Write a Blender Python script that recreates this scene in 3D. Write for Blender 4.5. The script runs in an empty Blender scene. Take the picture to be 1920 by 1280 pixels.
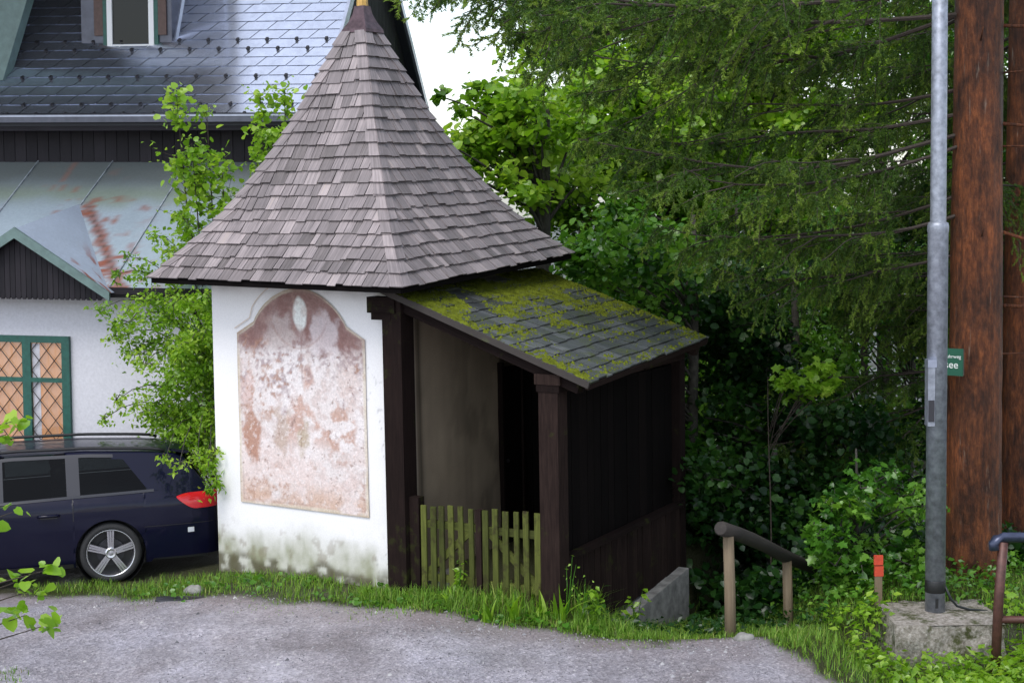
import bpy, math, random
import numpy as np
from mathutils import Matrix, Vector, noise as mnoise

random.seed(7); rng = np.random.default_rng(7)
S = bpy.context.scene
COL = S.collection

# ------------------------------------------------------------------ camera, sky, sun, exposure
cam = bpy.data.cameras.new('camera'); cam_o = bpy.data.objects.new('camera', cam); COL.objects.link(cam_o)
cam.sensor_width = 36.0; cam.lens = 36 * 3039.3 / 1920; cam.clip_end = 2000; cam.clip_start = .1
cam_o.matrix_world = Matrix.Translation((0, 0, 4.0869)) @ Matrix.Rotation(math.pi/2 - .094, 4, 'X') @ Matrix.Rotation(-.0166, 4, 'Z')
S.camera = cam_o
SUN_EL, SUN_AZ = math.radians(58), math.radians(-150)      # azimuth from +Y, clockwise: behind the camera, to the left
w = bpy.data.worlds.new('World'); S.world = w; w.use_nodes = True
nt = w.node_tree; nt.nodes.clear()
sky = nt.nodes.new('ShaderNodeTexSky'); sky.sky_type = 'NISHITA'; sky.sun_disc = False
sky.sun_elevation = SUN_EL; sky.sun_rotation = SUN_AZ; sky.dust_density = 1.2; sky.air_density = 1.0
hs = nt.nodes.new('ShaderNodeHueSaturation'); hs.inputs['Saturation'].default_value = .52
bg = nt.nodes.new('ShaderNodeBackground'); bg.inputs['Strength'].default_value = .15
wo = nt.nodes.new('ShaderNodeOutputWorld')
nt.links.new(sky.outputs[0], hs.inputs['Color']); nt.links.new(hs.outputs[0], bg.inputs[0]); nt.links.new(bg.outputs[0], wo.inputs[0])
sun = bpy.data.lights.new('sun', 'SUN'); sun.energy = 1.0; sun.angle = math.radians(28); sun.color = (1, .97, .93)
sun_o = bpy.data.objects.new('sun', sun); COL.objects.link(sun_o)
sd = Vector((math.sin(SUN_AZ)*math.cos(SUN_EL), math.cos(SUN_AZ)*math.cos(SUN_EL), math.sin(SUN_EL)))
sun_o.rotation_euler = sd.to_track_quat('Z', 'Y').to_euler()
vs = S.view_settings; vs.view_transform = 'Standard'; vs.look = 'None'; vs.gamma = 1; vs.exposure = 1.0; vs.use_curve_mapping = False
S.cycles.max_bounces = 6; S.cycles.transparent_max_bounces = 6

# ------------------------------------------------------------------ mesh helpers
BASE = {}
def wbase(o): return BASE.get(o.name, np.zeros(3)) if o else np.zeros(3)
def tag(o, label=None, cat=None, group=None, kind=None):
    if label: o['label'] = label
    if cat: o['category'] = cat
    if group: o['group'] = group
    if kind: o['kind'] = kind
    return o
def thing(name, loc, label, cat, group=None):
    o = bpy.data.objects.new(name, None); COL.objects.link(o); o.location = loc; o.empty_display_size = .2
    BASE[o.name] = np.array(loc, float); return tag(o, label, cat, group)
def raw(name, V, F, mat, parent=None, tint=None, gr=None, col=None, smooth=False, base=None):
    """V (n,3) world coordinates, F list of tuples or (m,k) array; tint per face, gr per vertex (3), col per vertex (3)"""
    b = wbase(parent) if base is None else np.array(base, float)
    V = np.asarray(V, np.float32) - b.astype(np.float32)
    me = bpy.data.meshes.new(name)
    if isinstance(F, np.ndarray):
        m, k = F.shape
        me.vertices.add(len(V)); me.vertices.foreach_set('co', V.ravel())
        me.loops.add(m*k); me.loops.foreach_set('vertex_index', F.astype(np.int32).ravel())
        me.polygons.add(m); me.polygons.foreach_set('loop_start', np.arange(0, m*k, k, dtype=np.int32))
        me.polygons.foreach_set('loop_total', np.full(m, k, np.int32))
        me.update(calc_edges=True); me.validate()
    else:
        me.from_pydata([tuple(map(float, v)) for v in V], [], F); me.update()
    nf = len(me.polygons)
    if tint is not None and len(tint) == nf:
        a = me.attributes.new('tint', 'FLOAT', 'FACE'); a.data.foreach_set('value', np.asarray(tint, np.float32))
    if gr is not None:
        a = me.attributes.new('gr', 'FLOAT_VECTOR', 'POINT'); a.data.foreach_set('vector', np.asarray(gr, np.float32).ravel())
    if col is not None:
        a = me.attributes.new('paint', 'FLOAT_COLOR', 'POINT')
        c = np.ones((len(V), 4), np.float32); c[:, :3] = col; a.data.foreach_set('color', c.ravel())
    if smooth: me.polygons.foreach_set('use_smooth', np.ones(nf, bool))
    me.materials.append(mat)
    o = bpy.data.objects.new(name, me); COL.objects.link(o)
    if parent is not None:
        o.parent = parent; BASE[o.name] = b
    else:
        o.location = b; BASE[o.name] = b
    return o
class MB:
    def __init__(s): s.v = []; s.f = []; s.t = []; s.g = []
    def hexa(s, p, t=None, gr=None):
        """p: 8 points, 0-3 bottom ring, 4-7 top ring"""
        n = len(s.v); s.v += [tuple(q) for q in p]
        s.f += [(n, n+3, n+2, n+1), (n+4, n+5, n+6, n+7), (n, n+1, n+5, n+4), (n+1, n+2, n+6, n+5), (n+2, n+3, n+7, n+6), (n+3, n, n+4, n+7)]
        t = random.random() if t is None else t; s.t += [t]*6
        s.g += list(gr) if gr is not None else [(0, 0, t*50)]*8
        return s
    def box(s, x0, x1, y0, y1, z0, z1, T=None, t=None, along='z'):
        p = [(x0, y0, z0), (x1, y0, z0), (x1, y1, z0), (x0, y1, z0), (x0, y0, z1), (x1, y0, z1), (x1, y1, z1), (x0, y1, z1)]
        t = random.random() if t is None else t
        if along == 'z': gr = [(q[0]+q[1], q[2], t*50) for q in p]
        elif along == 'x': gr = [(q[1]+q[2], q[0], t*50) for q in p]
        else: gr = [(q[0]+q[2], q[1], t*50) for q in p]
        if T: p = [T(*q) for q in p]
        return s.hexa(p, t, gr)
    def beam(s, a, b, wd, hg, up=(0, 0, 1), t=None):
        a = np.array(a, float); b = np.array(b, float); d = b-a; L = np.linalg.norm(d); d /= L
        sx = np.cross(d, up); sx /= np.linalg.norm(sx); uz = np.cross(sx, d)
        o = [(-wd/2, -hg/2), (wd/2, -hg/2), (wd/2, hg/2), (-wd/2, hg/2)]
        t = random.random() if t is None else t
        p = [a+sx*i+uz*j for i, j in o] + [b+sx*i+uz*j for i, j in o]
        gr = [(i+j, 0, t*50) for i, j in o] + [(i+j, L, t*50) for i, j in o]
        return s.hexa(p, t, gr)
    def tube(s, path, rad, n=8, cap=True, t=.5, jit=0):
        P = [np.array(p, float) for p in path]; m = len(P)
        rad = [rad]*m if np.isscalar(rad) else list(rad)
        base = len(s.v); L = 0
        d0 = P[1]-P[0]; ref = np.array([0, 0, 1.]) if abs(d0[2]) < .8*np.linalg.norm(d0) else np.array([1., 0, 0])
        for i in range(m):
            d = P[min(i+1, m-1)]-P[max(i-1, 0)]; d = d/np.linalg.norm(d)
            sx = np.cross(d, ref); sx /= np.linalg.norm(sx); uz = np.cross(sx, d)
            if i: L += np.linalg.norm(P[i]-P[i-1])
            for k in range(n):
                a = 2*math.pi*k/n; r = rad[i]*(1+jit*random.uniform(-1, 1))
                s.v.append(tuple(P[i]+sx*math.cos(a)*r+uz*math.sin(a)*r)); s.g.append((math.cos(a)*rad[i]*2, L, math.sin(a)*rad[i]*2+t*50))
        for i in range(m-1):
            for k in range(n):
                a, b = base+i*n+k, base+i*n+(k+1) % n
                s.f.append((a, b, b+n, a+n)); s.t.append(t)
        if cap:
            s.f.append(tuple(base+k for k in range(n))[::-1]); s.f.append(tuple(base+(m-1)*n+k for k in range(n))); s.t += [t, t]
        return s
    def lathe(s, prof, c, ax=(0, 0, 1), n=24, t=.5):
        """prof: list (r,h) around axis ax at c"""
        ax = np.array(ax, float); ax /= np.linalg.norm(ax); ref = np.array([0, 0, 1.]) if abs(ax[2]) < .9 else np.array([1., 0, 0])
        sx = np.cross(ax, ref); sx /= np.linalg.norm(sx); sy = np.cross(ax, sx); c = np.array(c, float); b = len(s.v); m = len(prof)
        for r, h in prof:
            for k in range(n):
                a = 2*math.pi*k/n; s.v.append(tuple(c+ax*h+(sx*math.cos(a)+sy*math.sin(a))*r)); s.g.append((r*math.cos(a), h, r*math.sin(a)))
        for i in range(m-1):
            for k in range(n):
                p, q = b+i*n+k, b+i*n+(k+1) % n; s.f.append((p, q, q+n, p+n)); s.t.append(t)
        return s
    def poly(s, pts, t=.5, gr=None):
        n = len(s.v); s.v += [tuple(p) for p in pts]; s.f.append(tuple(range(n, n+len(pts)))); s.t.append(t)
        s.g += gr if gr else [(p[0], p[2], t*50) for p in pts]
        return s
    def build(s, name, mat, parent=None, smooth=False, base=None):
        return raw(name, np.array(s.v, float).reshape(-1, 3), s.f, mat, parent, s.t, s.g, None, smooth, base)

def grid_faces(nx, ny):
    i, j = np.meshgrid(np.arange(nx-1), np.arange(ny-1), indexing='ij'); a = i*ny+j
    return np.stack([a, a+ny, a+ny+1, a+1], -1).reshape(-1, 4)
def fbm(X, Y, seed=0, oct=4, sc=1.0):
    """cheap value-noise fbm on numpy arrays, 0..1"""
    out = np.zeros_like(X, float); amp = .5; tot = 0
    for o in range(oct):
        r = np.random.default_rng(seed*31+o); T = r.random((64, 64)); x = X*sc*2**o; y = Y*sc*2**o
        xi = np.floor(x).astype(int); yi = np.floor(y).astype(int); fx = x-xi; fy = y-yi
        fx = fx*fx*(3-2*fx); fy = fy*fy*(3-2*fy); g = lambda a, b: T[a % 64, b % 64]
        out += amp*((g(xi, yi)*(1-fx)+g(xi+1, yi)*fx)*(1-fy)+(g(xi, yi+1)*(1-fx)+g(xi+1, yi+1)*fx)*fy); tot += amp; amp *= .5
    return out/tot
def sstep(a, b, x): t = np.clip((x-a)/(b-a), 0, 1); return t*t*(3-2*t)

# ------------------------------------------------------------------ materials
def new_mat(name):
    m = bpy.data.materials.new(name); m.use_nodes = True; t = m.node_tree; b = t.nodes['Principled BSDF']; return m, t, b
def N(t, kind, **kw):
    n = t.nodes.new(kind)
    for k, v in kw.items():
        if k in n.inputs.keys() if hasattr(n.inputs, 'keys') else False: n.inputs[k].default_value = v
        else: setattr(n, k, v)
    return n
def ramp(t, stops, src):
    r = t.nodes.new('ShaderNodeValToRGB'); e = r.color_ramp.elements
    e[0].position, e[0].color = stops[0][0], (*stops[0][1], 1); e[1].position, e[1].color = stops[-1][0], (*stops[-1][1], 1)
    for p, c in stops[1:-1]: x = e.new(p); x.color = (*c, 1)
    t.links.new(src, r.inputs[0]); return r.outputs[0]
def attr(t, name, out='Fac'): n = t.nodes.new('ShaderNodeAttribute'); n.attribute_name = name; return n.outputs[out]
def coords(t, which='Object', scale=(1, 1, 1), src=None):
    if src is None: src = t.nodes.new('ShaderNodeTexCoord').outputs[which]
    m = t.nodes.new('ShaderNodeMapping'); m.inputs['Scale'].default_value = scale; t.links.new(src, m.inputs[0]); return m.outputs[0]
def noise(t, vec, scale=5, detail=4, rough=.6):
    n = t.nodes.new('ShaderNodeTexNoise'); n.inputs['Scale'].default_value = scale; n.inputs['Detail'].default_value = detail; n.inputs['Roughness'].default_value = rough
    t.links.new(vec, n.inputs['Vector']); return n.outputs['Fac']
def mixc(t, fac, a, b, mode='MIX'):
    n = t.nodes.new('ShaderNodeMix'); n.data_type = 'RGBA'; n.blend_type = mode
    for s, v in ((n.inputs[0], fac), (n.inputs[6], a), (n.inputs[7], b)):
        if hasattr(v, 'links'): t.links.new(v, s)
        elif isinstance(v, (tuple, list)): s.default_value = (*v, 1)
        else: s.default_value = v
    return n.outputs[2]
def math_(t, op, a, b=0.0, clamp=False):
    n = t.nodes.new('ShaderNodeMath'); n.operation = op; n.use_clamp = clamp
    for s, v in ((n.inputs[0], a), (n.inputs[1], b)):
        if hasattr(v, 'links'): t.links.new(v, s)
        else: s.default_value = v
    return n.outputs[0]
def bump(t, b, h, strength=.3, dist=.01):
    n = t.nodes.new('ShaderNodeBump'); n.inputs['Strength'].default_value = strength; n.inputs['Distance'].default_value = dist
    t.links.new(h, n.inputs['Height']); t.links.new(n.outputs[0], b.inputs['Normal'])
def setc(t, b, c):
    if hasattr(c, 'links'): t.links.new(c, b.inputs['Base Color'])
    else: b.inputs['Base Color'].default_value = (*c, 1)

def wood_mat(name, stops, rough=.6, grain=(55, 3.5, 1), moss=None, bumps=.35, wet=.5):
    m, t, b = new_mat(name); g = coords(t, scale=grain, src=attr(t, 'gr', 'Vector'))
    n1 = noise(t, g, 1, 4, .65)
    ti = attr(t, 'tint')
    c = ramp(t, stops, math_(t, 'ADD', math_(t, 'MULTIPLY', n1, .74), math_(t, 'MULTIPLY', ti, .40)))
    big = noise(t, coords(t), 2.2, 4)
    c = mixc(t, .45, c, ramp(t, [(.3, (.55, .55, .55)), (.7, (1.25, 1.22, 1.2))], big), 'MULTIPLY')
    if moss:
        mn = noise(t, coords(t), moss[1], 5, .7)
        c = mixc(t, ramp(t, [(moss[2], (0, 0, 0)), (moss[2]+.16, (1, 1, 1))], mn), c, moss[0])
    setc(t, b, c); b.inputs['Roughness'].default_value = rough; b.inputs['Specular IOR Level'].default_value = wet
    bump(t, b, n1, bumps, .006); return m
def plain(name, c, rough=.5, metal=0., nsc=0, amt=.3, spec=.5, bmp=0, coat=0):
    m, t, b = new_mat(name)
    if nsc:
        n = noise(t, coords(t), nsc, 5); lo = tuple(x*(1-amt) for x in c); hi = tuple(min(1, x*(1+amt)) for x in c)
        setc(t, b, ramp(t, [(.3, lo), (.7, hi)], n))
        if bmp: bump(t, b, n, bmp, .01)
    else: setc(t, b, c)
    b.inputs['Roughness'].default_value = rough; b.inputs['Metallic'].default_value = metal; b.inputs['Specular IOR Level'].default_value = spec
    b.inputs['Coat Weight'].default_value = coat; b.inputs['Coat Roughness'].default_value = .05
    return m
def paint_mat(name, rough=.9, nsc=60, amt=.12, bmp=.25, spec=.2, bd=.004):
    m, t, b = new_mat(name); c = attr(t, 'paint', 'Color'); n = noise(t, coords(t), nsc, 6, .7); n2 = noise(t, coords(t), 9, 5)
    c = mixc(t, 1., c, ramp(t, [(.3, (1-amt,)*3), (.7, (1+amt,)*3)], n), 'MULTIPLY')
    setc(t, b, c); b.inputs['Roughness'].default_value = rough; b.inputs['Specular IOR Level'].default_value = spec
    bump(t, b, math_(t, 'ADD', n, math_(t, 'MULTIPLY', n2, 2.)), bmp, bd); return m
def leaf_mat(name, stops, rough=.38, trans=.4, gl=.5):
    m, t, b = new_mat(name); c = ramp(t, stops, attr(t, 'tint')); setc(t, b, c)
    b.inputs['Roughness'].default_value = rough; b.inputs['Specular IOR Level'].default_value = gl
    tr = t.nodes.new('ShaderNodeBsdfTranslucent'); t.links.new(mixc(t, 1., c, (1.25, 1.3, .55), 'MULTIPLY'), tr.inputs[0])
    mx = t.nodes.new('ShaderNodeMixShader'); mx.inputs[0].default_value = trans
    out = t.nodes['Material Output']; t.links.new(b.outputs[0], mx.inputs[1]); t.links.new(tr.outputs[0], mx.inputs[2]); t.links.new(mx.outputs[0], out.inputs[0])
    return m

M = {}
M['shingle'] = wood_mat('weathered_shingle', [(.12, (.042, .035, .034)), (.36, (.115, .099, .097)), (.58, (.205, .177, .180)), (.80, (.36, .31, .31)), (.98, (.40, .32, .21))], .48, (48, 2.2, 1), bumps=.7)
M['porch_shingle'] = wood_mat('mossy_shingle', [(.2, (.016, .018, .017)), (.6, (.052, .056, .056)), (.95, (.13, .135, .14))], .42, (35, 3, 1), moss=((.045, .055, .012), 5, .50), bumps=.7)
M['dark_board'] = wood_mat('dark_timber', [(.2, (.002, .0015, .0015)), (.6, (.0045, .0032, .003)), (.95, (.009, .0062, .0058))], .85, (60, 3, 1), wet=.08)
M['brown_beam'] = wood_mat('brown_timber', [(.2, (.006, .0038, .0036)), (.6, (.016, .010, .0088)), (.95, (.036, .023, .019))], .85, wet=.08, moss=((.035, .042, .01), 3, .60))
M['house_board'] = wood_mat('house_timber', [(.2, (.006, .005, .008)), (.6, (.013, .011, .015)), (.95, (.024, .02, .026))], .7, wet=.3)
M['picket'] = wood_mat('mossy_picket', [(.2, (.026, .028, .012)), (.55, (.068, .080, .020)), (.95, (.135, .15, .036))], .9, wet=.1, moss=((.030, .024, .014), 6, .50))
M['log'] = wood_mat('barked_log', [(.2, (.010, .008, .007)), (.6, (.024, .019, .016)), (.95, (.055, .046, .040))], .8, (14, 3, 14), moss=((.06, .075, .02), 4, .6), bumps=.8)
M['pale_post'] = wood_mat('pale_post_wood', [(.2, (.08, .058, .034)), (.6, (.175, .13, .08)), (.95, (.27, .21, .14))], .8, (20, 2, 20))
M['plaster'] = paint_mat('lime_plaster', .92, 70, .07, .25)
M['fresco'] = paint_mat('faded_fresco', .85, 45, .20, .35, bd=.005)
M['rusty_roof'] = paint_mat('painted_sheet_roof', .34, 25, .10, .1, .5)
M['house_wall'] = plain('house_render', (.60, .595, .64), .9, 0, 30, .08, .2, .15)
M['slate_metal'] = plain('dark_metal_tile', (.70, .74, .84), .17, .92, 6, .10, .6)
M['slate_under'] = plain('roof_underlay', (.02, .022, .03), .6)
M['metal_edge'] = plain('grey_metal_edge', (.33, .36, .45), .3, .6, 8, .15)
M['gutter'] = plain('gutter_metal', (.08, .085, .11), .35, .5, 8, .2)
M['green_trim'] = plain('green_painted_wood', (.012, .085, .065), .45, 0, 20, .25)
M['greygreen'] = plain('grey_green_sheet', (.11, .17, .16), .4, .1, 10, .2)
M['white_frame'] = plain('white_paint', (.8, .8, .8), .5)
M['brown_trim'] = plain('brown_trim', (.10, .06, .05), .6, 0, 20, .2)
M['dark_glass'] = plain('window_glass', (.012, .013, .012), .06, 0, 0, 0, .25)
M['iron'] = plain('black_iron', (.03, .027, .03), .5, .4)
M['copper'] = plain('tarnished_copper', (.10, .065, .07), .33, .7, 14, .45)
M['gilt'] = plain('ochre_paint', (.50, .30, .075), .5, 0, 25, .25)
M['concrete'] = plain('weathered_concrete', (.22, .215, .2), .85, 0, 9, .4, .3, .5)
M['carpaint'] = plain('navy_car_paint', (.003, .0034, .016), .30, .0, 0, 0, .10, 0, .40)
M['carglass'] = plain('car_glass', (.008, .010, .009), .04, 0, 3.5, .8, .13)
def tint_glass():
    m = bpy.data.materials.new('tinted_glass'); m.use_nodes = True; t = m.node_tree; t.nodes.clear(); o = t.nodes.new('ShaderNodeOutputMaterial'); g = t.nodes.new('ShaderNodeBsdfGlossy'); g.inputs['Roughness'].default_value = .03
    tr = t.nodes.new('ShaderNodeBsdfTransparent'); tr.inputs[0].default_value = (.12, .14, .14, 1); fr = t.nodes.new('ShaderNodeFresnel'); fr.inputs[0].default_value = 1.28; mx = t.nodes.new('ShaderNodeMixShader')
    t.links.new(fr.outputs[0], mx.inputs[0]); t.links.new(tr.outputs[0], mx.inputs[1]); t.links.new(g.outputs[0], mx.inputs[2]); t.links.new(mx.outputs[0], o.inputs[0]); return m
M['tint_glass'] = tint_glass()
M['rubber'] = plain('tyre_rubber', (.018, .018, .019), .8, 0, 40, .2)
M['alloy'] = plain('alloy', (.52, .52, .55), .25, .9)
M['black_plastic'] = plain('black_plastic', (.012, .012, .013), .5)
M['rail_plastic'] = plain('window_trim', (.03, .03, .036), .35, .1)
M['tail_red'] = plain('red_lamp_lens', (.55, .008, .015), .12, 0, 0, 0, .7)
M['pale_lens'] = plain('pale_lens', (.6, .62, .66), .15)
M['galv'] = plain('galvanised_steel', (.27, .29, .335), .45, .5, 16, .35, .5, .05)
M['tape'] = plain('black_band', (.01, .01, .011), .5)
M['sign_green'] = plain('sign_green', (.004, .085, .045), .45)
M['sign_white'] = plain('sign_white', (.75, .78, .75), .5)
M['orange'] = plain('orange_paint', (.52, .055, .022), .7, 0, 30, .2)
M['rust_pipe'] = plain('brown_pipe', (.085, .035, .028), .5, .2, 18, .35)
M['blue_pipe'] = plain('blue_grey_pipe', (.05, .06, .105), .3, .4, 14, .25)
M['moss'] = plain('moss', (.10, .12, .010), .95, 0, 14, .5, .1)
M['cable'] = plain('cable', (.012, .015, .015), .5)
def stone_mat():
    m, t, b = new_mat('gravel_stone'); setc(t, b, ramp(t, [(0, (.06, .06, .065)), (.45, (.2, .195, .215)), (.8, (.33, .325, .34)), (1, (.46, .45, .44))], attr(t, 'tint'))); b.inputs['Roughness'].default_value = .6; return m
M['stone'] = stone_mat()
M['leaf_bright'] = leaf_mat('bright_leaf', [(0, (.07, .16, .010)), (.5, (.20, .38, .026)), (1, (.40, .56, .08))], .30, .50)
M['leaf_mid'] = leaf_mat('mid_leaf', [(0, (.028, .10, .012)), (.5, (.075, .21, .020)), (1, (.17, .34, .045))], .30, .42)
M['leaf_dark'] = leaf_mat('dark_leaf', [(0, (.005, .025, .006)), (.5, (.015, .058, .010)), (1, (.04, .11, .018))], .35)  # dark copy of the leaf, ravine shade is put into its colour
M['needle'] = leaf_mat('spruce_needle', [(0, (.014, .042, .010)), (.5, (.065, .135, .018)), (1, (.19, .28, .034))], .5, .25, .3)
M['grass'] = leaf_mat('grass_blade', [(0, (.17, .15, .05)), (.14, (.075, .15, .02)), (.5, (.15, .30, .034)), (.85, (.26, .42, .06)), (1, (.38, .44, .12))], .5, .38, .3)
M['twig'] = plain('twig_bark', (.038, .027, .020), .8, 0, 30, .3)
M['grey_bark'] = plain('grey_bark', (.055, .05, .042), .85, 0, 18, .45, .3, .6)

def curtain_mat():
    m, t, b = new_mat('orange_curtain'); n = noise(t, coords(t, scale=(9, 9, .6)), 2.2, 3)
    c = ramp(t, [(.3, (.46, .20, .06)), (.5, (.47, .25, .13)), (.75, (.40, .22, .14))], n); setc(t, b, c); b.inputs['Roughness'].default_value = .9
    t.links.new(c, b.inputs['Emission Color']); b.inputs['Emission Strength'].default_value = .24; return m  # curtain glows by itself in place of warm light inside the room
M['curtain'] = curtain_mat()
def bark_mat():
    m, t, b = new_mat('spruce_bark'); n1 = noise(t, coords(t, scale=(9, 9, 3)), 2.5, 8, .75); n2 = noise(t, coords(t, scale=(1, 1, .45)), 3.2, 5, .65); n3 = noise(t, coords(t, scale=(14, 14, 1.2)), 1.5, 5, .7)
    vo = t.nodes.new('ShaderNodeTexVoronoi'); vo.feature = 'DISTANCE_TO_EDGE'; vo.inputs['Scale'].default_value = 7
    wv = t.nodes.new('ShaderNodeMix'); wv.data_type = 'VECTOR'; wv.inputs[0].default_value = .12; nz = t.nodes.new('ShaderNodeTexNoise'); nz.inputs['Scale'].default_value = 8; t.links.new(coords(t), nz.inputs['Vector'])
    t.links.new(coords(t, scale=(2.6, 2.6, 1.5)), wv.inputs[4]); t.links.new(nz.outputs['Color'], wv.inputs[5]); t.links.new(wv.outputs[1], vo.inputs['Vector'])
    c = ramp(t, [(.28, (.030, .012, .007)), (.48, (.135, .044, .015)), (.62, (.25, .085, .027)), (.8, (.31, .15, .07))], n1)
    c = mixc(t, .8, c, ramp(t, [(.38, (.10, .075, .075)), (.50, (.60, .54, .52)), (.66, (1.25, 1.08, .95))], n2), 'MULTIPLY')
    c = mixc(t, ramp(t, [(.62, (0, 0, 0)), (.74, (.75,) * 3)], n3), c, (.30, .25, .20))
    crk = ramp(t, [(.0, (.55,) * 3), (.05, (1, 1, 1))], vo.outputs['Distance']); n4 = noise(t, coords(t, scale=(22, 22, 1.6)), 1.4, 6, .7); c = mixc(t, .55, c, ramp(t, [(.36, (.35,) * 3), (.6, (1.15,) * 3)], n4), 'MULTIPLY')
    setc(t, b, c); b.inputs['Roughness'].default_value = .55; b.inputs['Specular IOR Level'].default_value = .35
    bump(t, b, math_(t, 'ADD', n1, math_(t, 'MULTIPLY', n4, .8)), .9, .03); return m
M['bark'] = bark_mat()
def ground_mat():
    m, t, b = new_mat('gravel_and_soil'); ob = coords(t)
    def vor(sc):
        v = t.nodes.new('ShaderNodeTexVoronoi'); v.inputs['Scale'].default_value = sc; t.links.new(ob, v.inputs['Vector']); return v
    v1, v2 = vor(34), vor(75); n = noise(t, ob, 1.3, 5); nf = noise(t, ob, 60, 4, .7)
    c1 = ramp(t, [(0, (.085, .085, .09)), (.45, (.20, .197, .212)), (.8, (.31, .305, .325)), (1, (.50, .49, .49))], v1.outputs['Color'])
    c2 = ramp(t, [(0, (.09, .088, .092)), (.6, (.24, .235, .252)), (1, (.43, .42, .42))], v2.outputs['Color'])
    c = mixc(t, .5, c1, c2); big = noise(t, coords(t, scale=(1, .55, 1)), .9, 5, .62)
    c = mixc(t, 1., c, ramp(t, [(.34, (.86, .80, .79)), (.5, (1.25, 1.21, 1.24)), (.66, (1.65, 1.63, 1.74))], big), 'MULTIPLY'); c = mixc(t, .8, c, ramp(t, [(.3, (.72, .70, .70)), (.68, (1.22, 1.2, 1.22))], n), 'MULTIPLY')
    p = attr(t, 'paint', 'Color')               # green/brown verge soil from the terrain's own paint
    sep = t.nodes.new('ShaderNodeSeparateColor'); t.links.new(p, sep.inputs[0])
    soil = ramp(t, [(.3, (.018, .015, .010)), (.55, (.034, .036, .014)), (.75, (.055, .065, .02))], nf)
    wet = mixc(t, math_(t, 'MULTIPLY', sep.outputs[1], .55), c, (.19, .15, .145))
    setc(t, b, mixc(t, sep.outputs[0], wet, soil))
    t.links.new(ramp(t, [(.40, (.62,)*3), (.62, (.30,)*3)], big), b.inputs['Roughness']); b.inputs['Specular IOR Level'].default_value = .4
    bump(t, b, math_(t, 'ADD', v1.outputs['Distance'], math_(t, 'MULTIPLY', nf, .6)), .7, .012); return m
M['ground'] = ground_mat()

# ------------------------------------------------------------------ terrain
CH = np.array([-1.5878, 17.95, 0]); A = .2276
CU = np.array([math.sin(A)+math.cos(A), math.sin(A)-math.cos(A), 0])/2**.5
CV = np.array([math.cos(A)-math.sin(A), math.sin(A)+math.cos(A), 0])/2**.5
def W(u, v, z): return CH+CU*u+CV*v+np.array([0, 0, z])
def edge_y(x):        # far edge of the gravel
    return np.interp(x, [-9, -6, -4.6, -3.9, -3.2, -1.3, -.2, .3, 1.0, 2.2, 2.45, 2.6, 3.0, 4.5], [17.4, 17.2, 16.85, 16.55, 16.3, 15.55, 14.95, 14.75, 14.36, 14.25, 13.6, 13.0, 12.6, 11.5])
def hgt(x, y):
    x = np.asarray(x, float); y = np.asarray(y, float)
    u = (x-CH[0])*CU[0]+(y-CH[1])*CU[1]
    z = -.14*sstep(-2.6, -4.2, x)*sstep(15.3, 17.0, y)
    z = z+.10*sstep(14.9, 15.6, y)*sstep(-1.4, 0., x)*(1-sstep(3.0, 3.5, u))
    wr = sstep(2.95, 3.2, u)*sstep(14.35, 14.8, y)*sstep(.5, 1.05, x)
    bank = sstep(2.5, 3.5, x)*(1-sstep(16.3, 18.2, y))
    z = z-wr*(1-bank)*(.06+.21*np.maximum(0, y-14.35))
    z = z+bank*(.10*sstep(13.2, 14.2, y)-.02)*wr
    z = z-wr*.55*np.maximum(0, y-18.3)*sstep(18.3, 22, y)*(1-sstep(24, 30, y))-wr*3.0*sstep(22, 32, y)
    z = z-3.2*sstep(24, 45, y)*(1-wr)
    z = z-.30*sstep(2.7, 3.3, x)*sstep(12.2, 13.2, y)*(1-sstep(14.3, 14.9, y))
    z = z+.045*(fbm(x+50, y+50, 3, 3, .9)-.5)+.03*(fbm(x+50, y+50, 5, 3, 3.)-.5)
    z = z-.05*np.exp(-((x-1.35)**2/.3+(y-14.3)**2/.02))
    return z
def terrain():
    xs = np.unique(np.concatenate([np.linspace(-250, -9, 25), np.arange(-9, 9, .085), np.linspace(9, 250, 25)]))
    ys = np.unique(np.concatenate([np.linspace(-40, 11, 14), np.arange(11, 22, .085), np.linspace(22, 45, 30), np.linspace(45, 400, 20)]))
    X, Y = np.meshgrid(xs, ys, indexing='ij'); Z = hgt(X, Y)
    d = Y-edge_y(X)+.5*(fbm(X+40, Y, 9, 4, 1.6)-.5)
    soil = sstep(-.10, .16, d); soil = np.where(X > 3.4, np.maximum(soil, sstep(12.2, 12.6, Y)), soil)
    soil = np.where((Y > 14.9) & (X > .9), 1, soil); soil = np.maximum(soil, sstep(-5.2, -6.2, X)*sstep(14, 13, Y)*0)
    brown = np.clip(sstep(-.9, -.1, d)*fbm(X+9, Y+3, 12, 4, 1.1)*1.5, 0, 1)
    col = np.stack([soil, brown, soil*0], -1).reshape(-1, 3)
    o = raw('ground', np.stack([X, Y, Z], -1).reshape(-1, 3), grid_faces(len(xs), len(ys)), M['ground'], None, col=col, smooth=True)
    tag(o, kind='structure')
terrain()

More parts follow.
